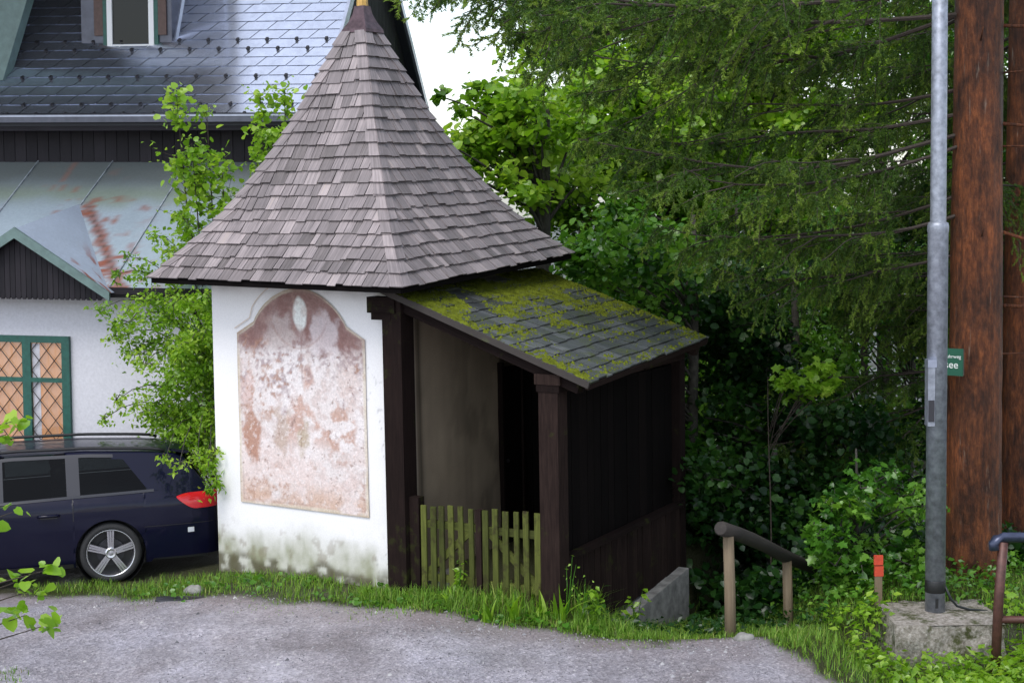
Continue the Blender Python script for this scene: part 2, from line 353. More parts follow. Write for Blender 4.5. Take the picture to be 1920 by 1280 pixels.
# ------------------------------------------------------------------ chapel
SW = 1.2054; SE = 1.669; ZE = 3.19
chapel = thing('wayside_chapel', W(0, 0, 0), 'small white chapel with flared wooden shingle roof, faded wall painting and mossy lean-to porch', 'chapel')
def wallpt(u, v, z):
    k = 1+.012*(1-z/3.2); return W(u*k, v*k, z)
def paint_left(s, z):
    """whitewash with moss, bare patches and dirt towards its foot; s 0..1 from left corner to right corner"""
    n = fbm(s*2.4, z, 21, 5, 3.5); n2 = fbm(s*2.4, z, 22, 5, 9.); c = np.ones(s.shape+(3,))*np.array([.80, .79, .79])
    c *= (1-.05*fbm(s*2.4, z, 4, 4, 2.)[..., None])
    st = fbm(s*9., z*.8, 24, 4, 2.2); base = .54+.20*(n-.5)*2-.10*sstep(.6, 1., s)+.12*(st-.5)
    k = sstep(base+.08, base-.40, z)[..., None]; c = c*(1-k*.62)+np.array([.33, .33, .24])*k*.62
    k = (sstep(base-.02, base-.45, z)*sstep(.30, .75, n2*.5+st*.5))[..., None]; c = c*(1-k*.75)+np.array([.17, .185, .07])*k*.75
    k = (sstep(.64, .70, n2)*sstep(.66, .3, z))[..., None]; c = c*(1-k*.45)+np.array([.24, .20, .15])*k*.45
    k = (sstep(.20, .08, z+.25*(n-.5))*sstep(.3, .5, n2))[..., None]; c = c*(1-k*.8)+np.array([.07, .06, .03])*k*.8
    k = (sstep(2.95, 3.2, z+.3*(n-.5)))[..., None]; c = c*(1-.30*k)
    cr = np.abs(fbm(s*2.4+3, z, 31, 4, 1.4)-.5); k = (sstep(.006, .0, cr)*sstep(.6, 1., s))[..., None]; c = c*(1-.35*k)
    return np.clip(c, 0, 1)
def disp(s, z, seed): return .020*(fbm(s*2.4, z, seed, 4, 1.6)-.5)*np.clip(np.minimum(s, 1-s)*12, 0, 1)
def wallV(U, V_, Z):
    k = 1+.012*(1-Z/3.2); return CH+CU*(U*k)[..., None]+CV*(V_*k)[..., None]+np.stack([0*Z, 0*Z, Z], -1)
Pall, Fall, Call, off = [], [], [], 0
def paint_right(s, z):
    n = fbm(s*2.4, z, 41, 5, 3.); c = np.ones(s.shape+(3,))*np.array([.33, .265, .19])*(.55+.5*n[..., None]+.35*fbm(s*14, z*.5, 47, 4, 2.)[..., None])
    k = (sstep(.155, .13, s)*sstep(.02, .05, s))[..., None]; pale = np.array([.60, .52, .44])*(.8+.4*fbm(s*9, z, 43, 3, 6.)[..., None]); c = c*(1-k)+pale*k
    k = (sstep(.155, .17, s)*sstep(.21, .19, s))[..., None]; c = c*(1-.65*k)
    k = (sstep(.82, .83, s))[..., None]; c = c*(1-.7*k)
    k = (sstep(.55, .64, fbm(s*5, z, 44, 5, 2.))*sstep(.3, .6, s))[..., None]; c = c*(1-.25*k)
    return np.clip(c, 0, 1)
def paint_plain(s, z): return np.ones(s.shape+(3,))*np.array([.72, .71, .70])
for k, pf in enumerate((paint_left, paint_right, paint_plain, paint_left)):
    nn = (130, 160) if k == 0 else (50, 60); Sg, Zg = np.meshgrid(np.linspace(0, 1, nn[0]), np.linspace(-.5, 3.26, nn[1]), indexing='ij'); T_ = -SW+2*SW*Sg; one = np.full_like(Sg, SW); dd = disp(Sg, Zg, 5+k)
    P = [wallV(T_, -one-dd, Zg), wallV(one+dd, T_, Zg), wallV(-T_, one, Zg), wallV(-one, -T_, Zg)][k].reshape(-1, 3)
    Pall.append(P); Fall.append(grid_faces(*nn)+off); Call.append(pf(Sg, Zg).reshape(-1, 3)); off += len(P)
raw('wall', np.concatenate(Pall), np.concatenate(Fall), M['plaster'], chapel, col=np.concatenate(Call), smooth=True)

# faded wall painting with arched top, set 9 mm proud of the plaster as a thin layer with its own edge
def fresco():
    a0, a1, zb = -SW+2*SW*.147, -SW+2*SW*.858, .748
    nx, nz = 150, 210; u = np.linspace(a0, a1, nx); uc = (a0+a1)/2; hw = (a1-a0)/2; q = (u-uc)/hw
    sh = 2.585+.03*0; arch = np.sqrt(np.clip(1-(q/.70)**2, 0, 1))
    zt = np.where(np.abs(q) < .72, 2.715+.37*np.clip(1-(q/.72)**2, 0, 1)**.80, sh+(1.0-np.abs(q))/.28*.13)
    zt = zt+.008*(fbm(u, u*0, 7, 3, 20)-.5)
    T = np.linspace(0, 1, nz); U = np.repeat(u[:, None], nz, 1); Z = zb-.02*(1-0)*(q[:, None]*.5)+(zt[:, None]-zb)*T[None]
    Q = (U-uc)/hw; H = (Z-zb)/(3.08-zb)
    n1 = fbm(U, Z, 61, 5, 3.2); n2 = fbm(U, Z, 62, 5, 9.); n3 = fbm(U, Z, 63, 4, 26.); n4 = fbm(U, Z, 64, 4, 5.)
    c = np.ones(U.shape+(3,))*np.array([.66, .60, .585])
    def lay(k, colr, op): nonlocal c; k = np.clip(k*op, 0, 1)[..., None]; c = c*(1-k)+np.array(colr)*k
    lay(sstep(.45, .65, n1), (.71, .665, .66), .8)
    lay(sstep(.42, .18, H+.10*(n1-.5))*sstep(.25, .6, n4), (.64, .50, .46), .55)                 # warm band low down
    lay(sstep(.15, .04, H+.07*(n2-.5))*sstep(.35, .55, n1+.2*(n2-.5)), (.50, .31, .21), .7)
    tent = (sstep(.68, .63, H)*sstep(.03, -.06, np.abs(Q-.08)-.09-.95*(.66-H)))*sstep(.26, .36, H)
    lay(tent*sstep(.45, .60, n2*.6+n1*.4), (.46, .26, .19), .75)                                 # reddish figure shape in the middle
    lay(sstep(.26, .18, np.hypot((Q-.62)*.9, (H-.36)*1.4)+.25*(n2-.5))*sstep(.42, .58, n2), (.44, .25, .18), .75)
    lay(sstep(.19, .10, np.hypot((Q+.80)*1.0, (H-.32)*1.3)+.22*(n2-.5)), (.36, .17, .105), .85)
    lay(sstep(.18, .08, np.hypot((Q+.30)*.9, (H-.36)*1.5)+.26*(n2-.5)), (.40, .29, .22), .7)
    lay(sstep(.11, .05, np.hypot((Q-.0)*.9, (H-.33)*1.0)+.16*(n2-.5)), (.36, .28, .17), .7)
    lay(sstep(.14, .08, np.hypot((Q+.88)*1.0, (H-.52)*1.1)+.2*(n2-.5)), (.54, .36, .32), .6)
    lay(sstep(.22, .12, np.hypot((Q-.75)*1.0, (H-.60)*1.2)+.24*(n2-.5)), (.56, .44, .40), .5)
    lay(sstep(.50, .80, H+.34*(n2-.5)+.12*(Q < -.1)+.12*(n1-.5))*sstep(.46, .58, n2*.45+n3*.55), (.34, .26, .27), .75)     # grey-brown speckle in upper half
    lay(sstep(.63, .70, n3*.6+n2*.4)*sstep(.3, .6, H+.2*(n1-.5)), (.36, .27, .27), .7)
    lay(sstep(.72, .77, n3), (.22, .14, .11), .6)
    up = sstep(.71, .83, H+.10*(n1-.5)+.12*(n2-.5)+.05*np.abs(Q)); lay(up, (.235, .125, .11), .92)
    lay(sstep(.30, .18, np.hypot(Q*1.0-.40, (H-.80)*2.6)+.3*(n2-.5)), (.62, .55, .56), .75)
    lay(sstep(.26, .14, np.hypot(Q+.30, (H-.805)*2.6)+.3*(n2-.5)), (.50, .43, .41), .7)
    lay(sstep(.10, .07, np.hypot((Q-.02)*.8+.10*(H-.885), (H-.885)*1.15)+.03*(n2-.5)), (.74, .75, .72), 1)     # pale chip near the top
    lay(sstep(.018, .006, np.abs(Q-.03+.05*(n4-.5)))*sstep(.55, .6, H)*sstep(.84, .8, H), (.30, .20, .18), .5)
    lay(sstep(.02, .008, np.abs(np.hypot(Q+.0, (H-.94)*2.3)-.48+.05*(n4-.5)))*sstep(.9, .8, H), (.27, .13, .10), .3)
    n5 = fbm(U, Z, 66, 5, 16.); n6 = fbm(U*1.0, Z, 67, 5, 6.)
    lay(sstep(.44, .66, n5)*sstep(.30, .62, n6), (.44, .31, .27), .38); lay(sstep(.52, .62, n5*.5+n3*.5)*sstep(.50, .66, fbm(U, Z, 68, 4, 2.2)), (.40, .23, .16), .55)
    lay(sstep(.60, .70, fbm(U, Z, 69, 4, 34.))*sstep(.78, .6, H), (.74, .69, .69), .45)
    e = np.minimum(np.abs(Q+1), np.abs(1-Q))*hw; eb = np.minimum(e, np.minimum((zt[:, None]-Z), (Z-zb)))
    lay(sstep(.042, .026, eb+.012*(n2-.5))*sstep(.2, .6, n1+.3*(n2-.5)), (.58, .52, .42), .75); lay(sstep(.014, .004, eb)*sstep(.35, .6, n6), (.40, .32, .22), .7); lay(sstep(.012, .004, np.abs(eb-.05))*sstep(.4, .6, n6), (.36, .25, .21), .4)
    P = wallV(U, -SW-.014-disp((U+SW)/(2*SW), Z, 5), Z)
    o = raw('wall_painting', P.reshape(-1, 3), grid_faces(nx, nz), M['fresco'], chapel, col=np.clip(c, 0, 1).reshape(-1, 3), smooth=True)
    tag(o, label='faded pinkish brown fresco with arched top on white plaster')
    # painted outline of the blind arch above it
    b = MB(); R = []
    for i in range(25):
        a_ = -1.04+i*.05; R.append((uc+hw*a_, (2.60+(1.04+a_)/.28*.13 if a_ < -.76 else 2.735+.415*max(0, 1-(a_/.80)**2)**.72)+.045))
    for (x0, z0), (x1, z1) in zip(R[:-1], R[1:]):
        pts = [wallpt(x0, -SW-.016, z0), wallpt(x1, -SW-.016, z1), wallpt(x1*.985+uc*.015, -SW-.016, z1-.006), wallpt(x0*.985+uc*.015, -SW-.016, z0-.006)]
        b.poly(pts[::-1])
    b.build('painted_arch_line', plain('ochre_line', (.60, .50, .42), .9), chapel)
fresco()

# flared shingle roof
PY = np.array([522, 503, 484, 463.5, 443, 422, 402, 379.5, 357, 334, 311, 287.5, 264, 242, 220, 196.5, 173, 150, 127, 103, 77.])
PR = np.interp(-PY, -np.array([522, 484, 443, 402, 357, 311, 264, 220, 173, 127, 77.]), [398, 348, 298, 255, 216, 179, 146, 117, 90, 62, 35.])
ZR = ZE+(522-PY)*.00589; RR = PR/398*SE
def tilt(u, v, r): return (.07-.015*u+.057*v)*(r/SE)**2
def rpt(face, t, r, z, off=0., slope=None):
    """point on roof face; t lateral, r half side; off along outward normal"""
    n = slope if slope is not None else (0., 0.)
    rr = r+off*n[0]; zz = z+off*n[1]
    u, v = [(t, -rr), (rr, t), (-t, rr), (-rr, -t)][face]
    return W(u, v, zz+tilt(u, v, min(r, SE)))
roof_b = MB()
for f in range(4):
    for i in range(len(RR)-1):
        roof_b.poly([rpt(f, -RR[i]+.012, RR[i]-.012, ZR[i]-.004), rpt(f, RR[i]-.012, RR[i]-.012, ZR[i]-.004), rpt(f, RR[i+1]-.012, RR[i+1]-.012, ZR[i+1]-.004), rpt(f, -RR[i+1]+.012, RR[i+1]-.012, ZR[i+1]-.004)], .1)
roof_b.poly([rpt(0, -SE+.03, SE-.03, ZE-.03), rpt(1, -SE+.03, SE-.03, ZE-.03), rpt(2, -SE+.03, SE-.03, ZE-.03), rpt(3, -SE+.03, SE-.03, ZE-.03)][::-1], .1)
roof = roof_b.build('roof', M['dark_board'], chapel)
eb = MB()
for f in range(4): eb.hexa([rpt(f, -SE+.02, SE-.03, ZE-.05), rpt(f, SE-.02, SE-.03, ZE-.05), rpt(f, SE-.02, SE-.008, ZE-.05), rpt(f, -SE+.02, SE-.008, ZE-.05),
                            rpt(f, -SE+.02, SE-.03, ZE-.006), rpt(f, SE-.02, SE-.03, ZE-.006), rpt(f, SE-.02, SE-.008, ZE-.006), rpt(f, -SE+.02, SE-.008, ZE-.006)])
eb.build('eave_board', M['dark_board'], roof)
cells = []
for f in range(4):
    for i in range(len(RR)-1):
        r0, r1, z0, z1 = RR[i], RR[i+1], ZR[i], ZR[i+1]; d = np.array([r0-r1, z1-z0]); L = np.hypot(*d); nrm = (d[1]/L, d[0]/L)
        t = -r0-random.uniform(0, .08); wav = random.uniform(0, 6)
        while t < r0-.01:
            wd = random.choice([.075, .09, .105, .12, .14, .17, .20])*random.uniform(.9, 1.1)
            a, b = max(t+.0042, -r0), min(t+wd-.0042, r0); t += wd
            if b-a < .018: continue
            ext = random.uniform(-.012, .012)+.006*math.sin(wav+a*5); lift = random.uniform(.020, .034); up = 1.22 if i < len(RR)-2 else 1.02
            def at(k, x, off):      # k along slope 0 eave .. 1 next course
                kk = k+ (ext/L if k == 0 else 0); r = r0+(r1-r0)*kk; z = z0+(z1-z0)*kk; xx = max(-r, min(r, x)); return rpt(f, xx, r, z, off, nrm)
            ta, tb = max(a, -(r0+(r1-r0)*up)), min(b, r0+(r1-r0)*up)
            if tb-ta < .002: ta = tb = (ta+tb)/2; ta -= .002; tb += .002
            p = [at(0, a, lift-.012), at(0, b, lift-.012), at(up, tb, -.012), at(up, ta, -.012), at(0, a, lift), at(0, b, lift+random.uniform(-.003, .003)), at(up, tb, .001), at(up, ta, .001)]
            tt = min(1, max(0, random.gauss(.5, .24))); tt = .97 if random.random() < .012 else tt*.92
            gr = [(a, 0, tt*77+i), (b, 0, tt*77+i), (tb, L, tt*77+i), (ta, L, tt*77+i)]*2
            area = (b-a)*L*{0: .83, 1: .56, 2: 0, 3: .02}[f]
            cells.append((area, p, tt, gr))
cells.sort(key=lambda c: -c[0])
for area, p, tt, gr in cells[:296]: MB().hexa(p, tt, gr).build('shingle', M['shingle'], roof)
rest = MB()
for area, p, tt, gr in cells[296:]: rest.hexa(p, tt, gr)
tag(rest.build('shingle_courses', M['shingle'], roof), kind='stuff')
for f in range(4):
    for sgn in (-1, 1):
        for i in range(len(RR)-1):
            r0, r1, z0, z1 = RR[i], RR[i+1], ZR[i], ZR[i+1]; d = np.array([r0-r1, z1-z0]); L = np.hypot(*d); nrm = (d[1]/L, d[0]/L); wd = min(.115*random.uniform(.85, 1.15), r1*.8)
            lo = .040 if sgn*(1 if f % 2 == 0 else -1) > 0 else .034
            def at(k, x, off): r = r0+(r1-r0)*k; z = z0+(z1-z0)*k; return rpt(f, sgn*(r-x), r, z, off, nrm)
            k0 = random.uniform(-.04, .04)
            p = [at(k0, wd, lo-.014), at(k0, -lo*.7, lo-.014), at(1.15, -.008, .0), at(1.15, wd, .0), at(k0, wd, lo), at(k0, -lo*.7, lo), at(1.15, -.008, .014), at(1.15, wd, .014)]
            if sgn > 0: p = [p[1], p[0], p[3], p[2], p[5], p[4], p[7], p[6]]
            tt = random.uniform(.4, .85); gr = [(0, 0, tt*77), (wd, 0, tt*77), (wd, L, tt*77), (0, L, tt*77)]*2
            if f in (0, 1): MB().hexa(p, tt, gr).build('hip_shingle', M['shingle'], roof)
            else: rest2 = globals().setdefault('rest2', MB()); rest2.hexa(p, tt, gr)
tag(rest2.build('hip_shingle_courses', M['shingle'], roof), kind='stuff')
cap = MB(); prof = [(.165, 5.80), (.16, 5.835), (.115, 5.91), (.078, 6.0), (.062, 6.09)]
for (r0, z0), (r1, z1) in zip(prof[:-1], prof[1:]):
    for f in range(4):
        cs = lambda r, z: [W(-r+.02, -r, z), W(r+.02, -r, z), W(r+.02, r, z), W(-r+.02, r, z)]
        a, b = cs(r0, z0), cs(r1, z1); cap.poly([a[f], a[(f+1) % 4], b[(f+1) % 4], b[f]])
cap.build('metal_cap', M['copper'], roof)
fin = MB(); fin.tube([W(.02, 0, 6.07), W(.02, 0, 6.3), W(.02, 0, 6.8)], [.066, .052, .035], 8)
fin.lathe([(.001, -.11), (.06, -.09), (.1, -.03), (.1, .03), (.06, .09), (.001, .11)], W(.02, 0, 6.9), n=14)
fin.build('finial', M['gilt'], roof)

# lean-to porch
def prz(u): return 3.115-.358*(u-1.2)
PU0, PU1a, PU1b, PVa, PVb = 1.24, 3.53, 3.36, -1.36, 1.60
def pru(k, v): q = (v-PVa)/(PVb-PVa); return PU0+(PU1a+(PU1b-PU1a)*q-PU0)*k
def pp(k, v, off=0.): u = pru(k, v); z = 3.10-(.815-.10*(v-PVa)/(PVb-PVa))*k+.045*(v-PVa)/(PVb-PVa)*1.2; return W(u+off*.33, v, z+off*.94)
pr = MB(); pr.hexa([pp(0, PVa, -.035), pp(1, PVa, -.035), pp(1, PVb, -.035), pp(0, PVb, -.035), pp(0, PVa, -.004), pp(1, PVa, -.004), pp(1, PVb, -.004), pp(0, PVb, -.004)], .3)
porch_roof = pr.build('porch_roof', M['dark_board'], chapel)
NR = 13
for i in range(NR):
    k0, k1 = 1-i/NR, 1-(i+1)/NR; v = PVa-.01; 
    while v < PVb-.02:
        wd = random.choice([.10, .12, .14, .16, .19]); a, b = v+.002, min(v+wd-.002, PVb); v += wd
        ex = random.uniform(-.005, .005); l = random.uniform(.018, .026); kt = max(-.02, k1-.03)
        p = [pp(k0+ex+.012, a, l-.016), pp(k0+ex+.012, b, l-.016), pp(kt, b, -.003), pp(kt, a, -.003), pp(k0+ex+.012, a, l), pp(k0+ex+.012, b, l+random.uniform(-.004, .004)), pp(kt, b, .004), pp(kt, a, .004)]
        tt = random.random(); MB().hexa([p[1], p[0], p[3], p[2], p[5], p[4], p[7], p[6]], tt, [(a, 0, tt*50), (b, 0, tt*50), (b, .25, tt*50), (a, .25, tt*50)]*2).build('shingle', M['porch_shingle'], porch_roof)
vb = MB(); vb.hexa([pp(-.06, PVa-.03, -.042), pp(1.015, PVa-.03, -.042), pp(1.015, PVa-.002, -.042), pp(-.06, PVa-.002, -.042), pp(-.06, PVa-.03, .018), pp(1.015, PVa-.03, .018), pp(1.015, PVa-.002, .018), pp(-.06, PVa-.002, .018)], .9)
vb.build('verge_board', M['log'], porch_roof)
eb2 = MB(); eb2.hexa([pp(1.0, PVa, -.065), pp(1.014, PVa, -.065), pp(1.014, PVb, -.065), pp(1.0, PVb, -.065), pp(1.0, PVa, -.006), pp(1.014, PVa, -.006), pp(1.014, PVb, -.006), pp(1.0, PVb, -.006)], .8)
eb2.build('eave_board', M['brown_beam'], porch_roof)
def blob_cloud(C, R, flat=.55, seed=3):
    """many small lumpy domes: 7 vertex cushions"""
    n = len(C); th = np.arange(6)*math.pi/3; r = np.random.default_rng(seed)
    V = np.zeros((n, 7, 3)); J = r.uniform(.7, 1.25, (n, 6)); ph = r.uniform(0, 6, n)
    V[:, :6, 0] = C[:, None, 0]+R[:, None]*J*np.cos(th+ph[:, None]); V[:, :6, 1] = C[:, None, 1]+R[:, None]*J*np.sin(th+ph[:, None]); V[:, :6, 2] = C[:, None, 2]-.012
    V[:, 6] = C; V[:, 6, 2] += R*flat*r.uniform(.7, 1.3, n)
    F = np.array([[k, (k+1) % 6, 6] for k in range(6)]); F = (F[None]+np.arange(n)[:, None, None]*7).reshape(-1, 3)
    return V.reshape(-1, 3), F, np.repeat(r.random(n), 6)
mc, mr = [], []
while len(mc) < 7500:
    k, q = random.random(), random.random(); v = PVa+q*(PVb-PVa)
    n = float(fbm(np.array(k*2.2), np.array(v), 71, 4, 2.4)); top = 1-k
    dens = max(0, 6.0*(n-.47+.12*max(0, top-.6)))*max(0, (top-.30)*2.0) + max(0, (n-.55)*1.0)*.25
    ed = math.exp(-q/.035)*max(0, fbm(np.array(k*9.), np.array(1.), 75, 2, 1.)-.28)*2.4; bk = math.exp(-(1-q)/.05)*.4
    low = math.exp(-(1-k)/.03)*.25
    if random.random() < dens+ed+bk+low:
        mc.append(pp(k, v, .02)); mr.append(random.uniform(.010, .028)*(1.35 if ed > .3 else 1))
V, F, T = blob_cloud(np.array(mc), np.array(mr), .6); tag(raw('moss', V, F, M['moss'], porch_roof, T, smooth=True), kind='stuff')
# porch posts, beams, walls, door
TW = lambda u, v, z: W(u, v, z)
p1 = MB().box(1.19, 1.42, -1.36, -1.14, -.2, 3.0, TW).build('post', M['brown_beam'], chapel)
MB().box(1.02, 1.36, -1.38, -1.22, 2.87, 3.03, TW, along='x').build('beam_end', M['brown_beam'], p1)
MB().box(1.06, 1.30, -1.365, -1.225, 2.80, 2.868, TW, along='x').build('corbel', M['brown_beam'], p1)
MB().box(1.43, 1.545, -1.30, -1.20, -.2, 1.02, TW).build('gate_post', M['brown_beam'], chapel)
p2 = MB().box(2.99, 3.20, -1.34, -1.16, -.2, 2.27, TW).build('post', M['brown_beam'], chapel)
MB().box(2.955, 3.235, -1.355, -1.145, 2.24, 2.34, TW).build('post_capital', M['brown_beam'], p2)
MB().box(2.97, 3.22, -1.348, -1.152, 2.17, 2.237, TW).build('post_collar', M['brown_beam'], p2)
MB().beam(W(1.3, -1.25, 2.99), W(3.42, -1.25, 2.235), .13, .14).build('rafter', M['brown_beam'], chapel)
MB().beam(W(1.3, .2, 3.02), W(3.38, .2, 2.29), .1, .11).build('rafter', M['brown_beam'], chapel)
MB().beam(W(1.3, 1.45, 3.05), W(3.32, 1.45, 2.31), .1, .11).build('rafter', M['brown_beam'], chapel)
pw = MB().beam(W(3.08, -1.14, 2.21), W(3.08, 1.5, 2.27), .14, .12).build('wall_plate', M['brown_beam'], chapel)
v = -1.13
while v < 1.36:
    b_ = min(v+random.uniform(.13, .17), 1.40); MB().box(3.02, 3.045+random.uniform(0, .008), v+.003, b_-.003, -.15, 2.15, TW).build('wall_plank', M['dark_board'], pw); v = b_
v = -1.11
while v < 1.38:
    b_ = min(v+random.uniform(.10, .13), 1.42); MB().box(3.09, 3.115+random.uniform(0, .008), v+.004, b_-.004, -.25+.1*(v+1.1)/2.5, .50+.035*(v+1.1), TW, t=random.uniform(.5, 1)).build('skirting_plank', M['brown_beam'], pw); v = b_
MB().beam(W(3.12, -1.13, .53), W(3.12, 1.44, .63), .09, .055).build('handrail', M['brown_beam'], chapel)
MB().box(3.02, 3.13, 1.41, 1.54, -.8, 2.2, TW).build('corner_post', M['brown_beam'], chapel)
v = 1.30
u = 1.10
while u < 3.0:
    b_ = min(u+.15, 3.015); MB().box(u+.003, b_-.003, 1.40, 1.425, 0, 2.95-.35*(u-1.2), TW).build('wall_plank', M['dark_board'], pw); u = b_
MB().box(1.20, 3.02, -1.2, 1.39, -.4, .06, TW).build('porch_floor', M['concrete'], chapel)
fw = MB(); fw.hexa([W(2.97, .0, -1.3), W(3.24, .0, -1.3), W(3.24, 1.38, -1.3), W(2.97, 1.38, -1.3), W(2.97, .0, -.285), W(3.24, .0, -.285), W(3.24, 1.38, -.07), W(2.97, 1.38, -.07)])
fw.build('foundation_wall', M['concrete'], chapel)
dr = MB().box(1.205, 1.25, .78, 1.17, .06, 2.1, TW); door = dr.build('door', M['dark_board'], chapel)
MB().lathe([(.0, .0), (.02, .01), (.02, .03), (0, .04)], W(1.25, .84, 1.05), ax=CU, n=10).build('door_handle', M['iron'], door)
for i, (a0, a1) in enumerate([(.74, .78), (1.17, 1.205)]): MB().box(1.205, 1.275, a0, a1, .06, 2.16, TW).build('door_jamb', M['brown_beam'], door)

# picket gates
def gate(u0, u1, n, slash, label):
    g = thing('picket_gate', W((u0+u1)/2, -1.27, .05), label, 'gate', 'two leaves of the mossy picket gate')
    us = np.linspace(u0+.035, u1-.035, n)
    for u in us:
        wd = random.uniform(.052, .066); x = u+random.uniform(-.008, .008); ln = random.uniform(-.012, .012); h = .95+.03*(u-1.5)+random.uniform(-.012, .012)
        MB().hexa([W(x-wd/2, -1.305, .03), W(x+wd/2, -1.305, .03), W(x+wd/2, -1.285, .03), W(x-wd/2, -1.285, .03), W(x-wd/2+ln, -1.305, h), W(x+wd/2+ln, -1.305, h-.004), W(x+wd/2+ln, -1.285, h), W(x-wd/2+ln, -1.285, h)],
                  random.random(), [(0, 0, u*9), (.06, 0, u*9), (.06, .02, u*9), (0, .02, u*9), (0, .9, u*9), (.06, .9, u*9), (.06, .9, u*9), (0, .9, u*9)]).build('picket', M['picket'], g)
    for z in (.22, .76): MB().beam(W(u0, -1.262, z+.0), W(u1, -1.262, z+.01), .035, .075).build('rail', M['picket'], g)
    a, b = ((u0+.06, .26), (u1-.06, .74)) if slash else ((u0+.06, .74), (u1-.06, .26))
    MB().beam(W(a[0], -1.2605, a[1]), W(b[0], -1.2605, b[1]), .028, .07).build('brace', M['picket'], g)
gate(1.56, 2.21, 6, True, 'mossy picket gate leaf nearest the white chapel wall, brace rising to the right')
gate(2.30, 2.97, 6, False, 'mossy picket gate leaf beside the right porch post, brace falling to the right')
tag(MB().box(2.225, 2.285, -1.30, -1.21, 0, .96, TW).build('gate_middle_post', M['brown_beam']), 'dark timber post between the two picket gate leaves', 'post')

# ------------------------------------------------------------------ house behind
PHI, TL = .19, .02
HO = np.array([-2.30, 22.0, 0]); HE = np.array([math.cos(PHI), -math.sin(PHI), 0]); HG = np.array([math.sin(PHI), math.cos(PHI), 0])
def H(e, g, z): return HO+HE*(e+(z-4)*TL)+HG*g+np.array([0, 0, z-(e+4)*TL])
house = thing('alpine_house', H(-4, 2, 0), 'white house with dark metal tile roof, timber gable and rusty lower roof', 'house')
EL = -9.2
def rz(g): return 5.26+1.118*(g+.25)
hw_ = MB().box(EL, -.35, .15, 5.3, -1, 5.35, H); 
for a, b in (((-.35, 1),),) if False else (): pass
hw_.build('upper_wall', M['house_board'], house)
uw = MB()
e = EL
while e < -.36:
    b_ = min(e+.17, -.352); MB().box(e+.004, b_-.004, .112, .149, 4.3, 5.42, H).build('wall_board', M['house_board'], house); e = b_
# right gable wall: vertical boards
RG, RZ = 2.54, 8.40
gw = MB(); gw.poly([H(-.352, .15, 3), H(-.352, 5.3, 3), H(-.352, 5.3, 5.8), H(-.352, RG, RZ-.1), H(-.352, .15, 5.55)]); gable = gw.build('gable_wall', M['house_board'], house)
g = .17
while g < 5.28:
    b_ = g+.20; t0 = min(rz(g), RZ-.9*(g-RG))-.10; t1 = min(rz(b_), RZ-.9*(b_-RG))-.10
    MB().hexa([H(-.35, g+.004, 3), H(-.318, g+.004, 3), H(-.318, b_-.004, 3), H(-.35, b_-.004, 3), H(-.35, g+.004, t0), H(-.318, g+.004, t0), H(-.318, b_-.004, t1), H(-.35, b_-.004, t1)], None, [(0, 3, g*9), (0, 3, g*9), (.2, 3, g*9), (.2, 3, g*9), (0, 8, g*9), (0, 8, g*9), (.2, 8, g*9), (.2, 8, g*9)]).build('gable_board', M['house_board'], gable); g = b_
rb = MB(); rb.hexa([H(EL, -.30, rz(-.30)-.16), H(-.19, -.30, rz(-.30)-.16), H(-.19, RG, RZ-.16), H(EL, RG, RZ-.16), H(EL, -.30, rz(-.30)-.03), H(-.19, -.30, rz(-.30)-.03), H(-.19, RG, RZ-.03), H(EL, RG, RZ-.03)])
rb.hexa([H(EL, RG, RZ-.16), H(-.19, RG, RZ-.16), H(-.19, 5.75, RZ-.9*(5.75-RG)-.16), H(EL, 5.75, RZ-.9*(5.75-RG)-.16), H(EL, RG, RZ-.03), H(-.19, RG, RZ-.03), H(-.19, 5.75, RZ-.9*(5.75-RG)-.03), H(EL, 5.75, RZ-.9*(5.75-RG)-.03)])
hroof = rb.build('main_roof', M['slate_under'], house)
# metal tiles: parallelograms in courses
NRW = .128; r = 0; sl = math.hypot(1, 1.118); nt_ = (-1.118/sl, 1/sl)
def RP(e, s, off=0.):    # s metres up the slope from the eave
    g = -.30+s/sl; return H(e, g+off*nt_[0], rz(g)+off*nt_[1])
COURSE = .178; TWD = .43
nrows = int((RG+.3)*sl/COURSE)
tl_parts = 0; extra = MB(); guards = []
for r in range(nrows):
    s0, s1 = r*COURSE, (r+1)*COURSE; sh = (r*.5*TWD) % TWD
    e = -.20+sh
    while e > EL:
        a, b = e-TWD, min(e, -.20); e -= TWD
        if a > -.22: continue
        a = max(a, EL); sk = .13
        vis = b > -5.2 and r < 15
        p = [RP(a+.012, s0+.012, .006), RP(b-.002, s0+.012, .006), RP(min(b+sk, -.20)-.002, s1+.02, -.008), RP(min(a+sk, -.2)+.012, s1+.02, -.008),
             RP(a+.012, s0, .013), RP(b-.002, s0, .013), RP(min(b+sk, -.20)-.002, s1+.02, .003), RP(min(a+sk, -.2)+.012, s1+.02, .003)]
        if vis and tl_parts < 295: MB().hexa(p).build('roof_tile', M['slate_metal'], hroof); tl_parts += 1
        else: extra.hexa(p)
        if r in (0, 1, 4, 7, 8) and vis: guards.append((a+.21+sk*.3+(.0 if r % 2 else .02), s0))
tag(extra.build('roof_tile_courses', M['slate_metal'], hroof), kind='stuff')
for (e, s0) in guards:
    gm = MB(); gm.hexa([RP(e-.017, s0-.05, .016), RP(e+.017, s0-.05, .016), RP(e+.017, s0+.02, .016), RP(e-.017, s0+.02, .016), RP(e-.017, s0-.05, .052), RP(e+.017, s0-.05, .052), RP(e+.017, s0+.02, .022), RP(e-.017, s0+.02, .022)])
    gm.build('snow_guard', M['iron'], hroof)
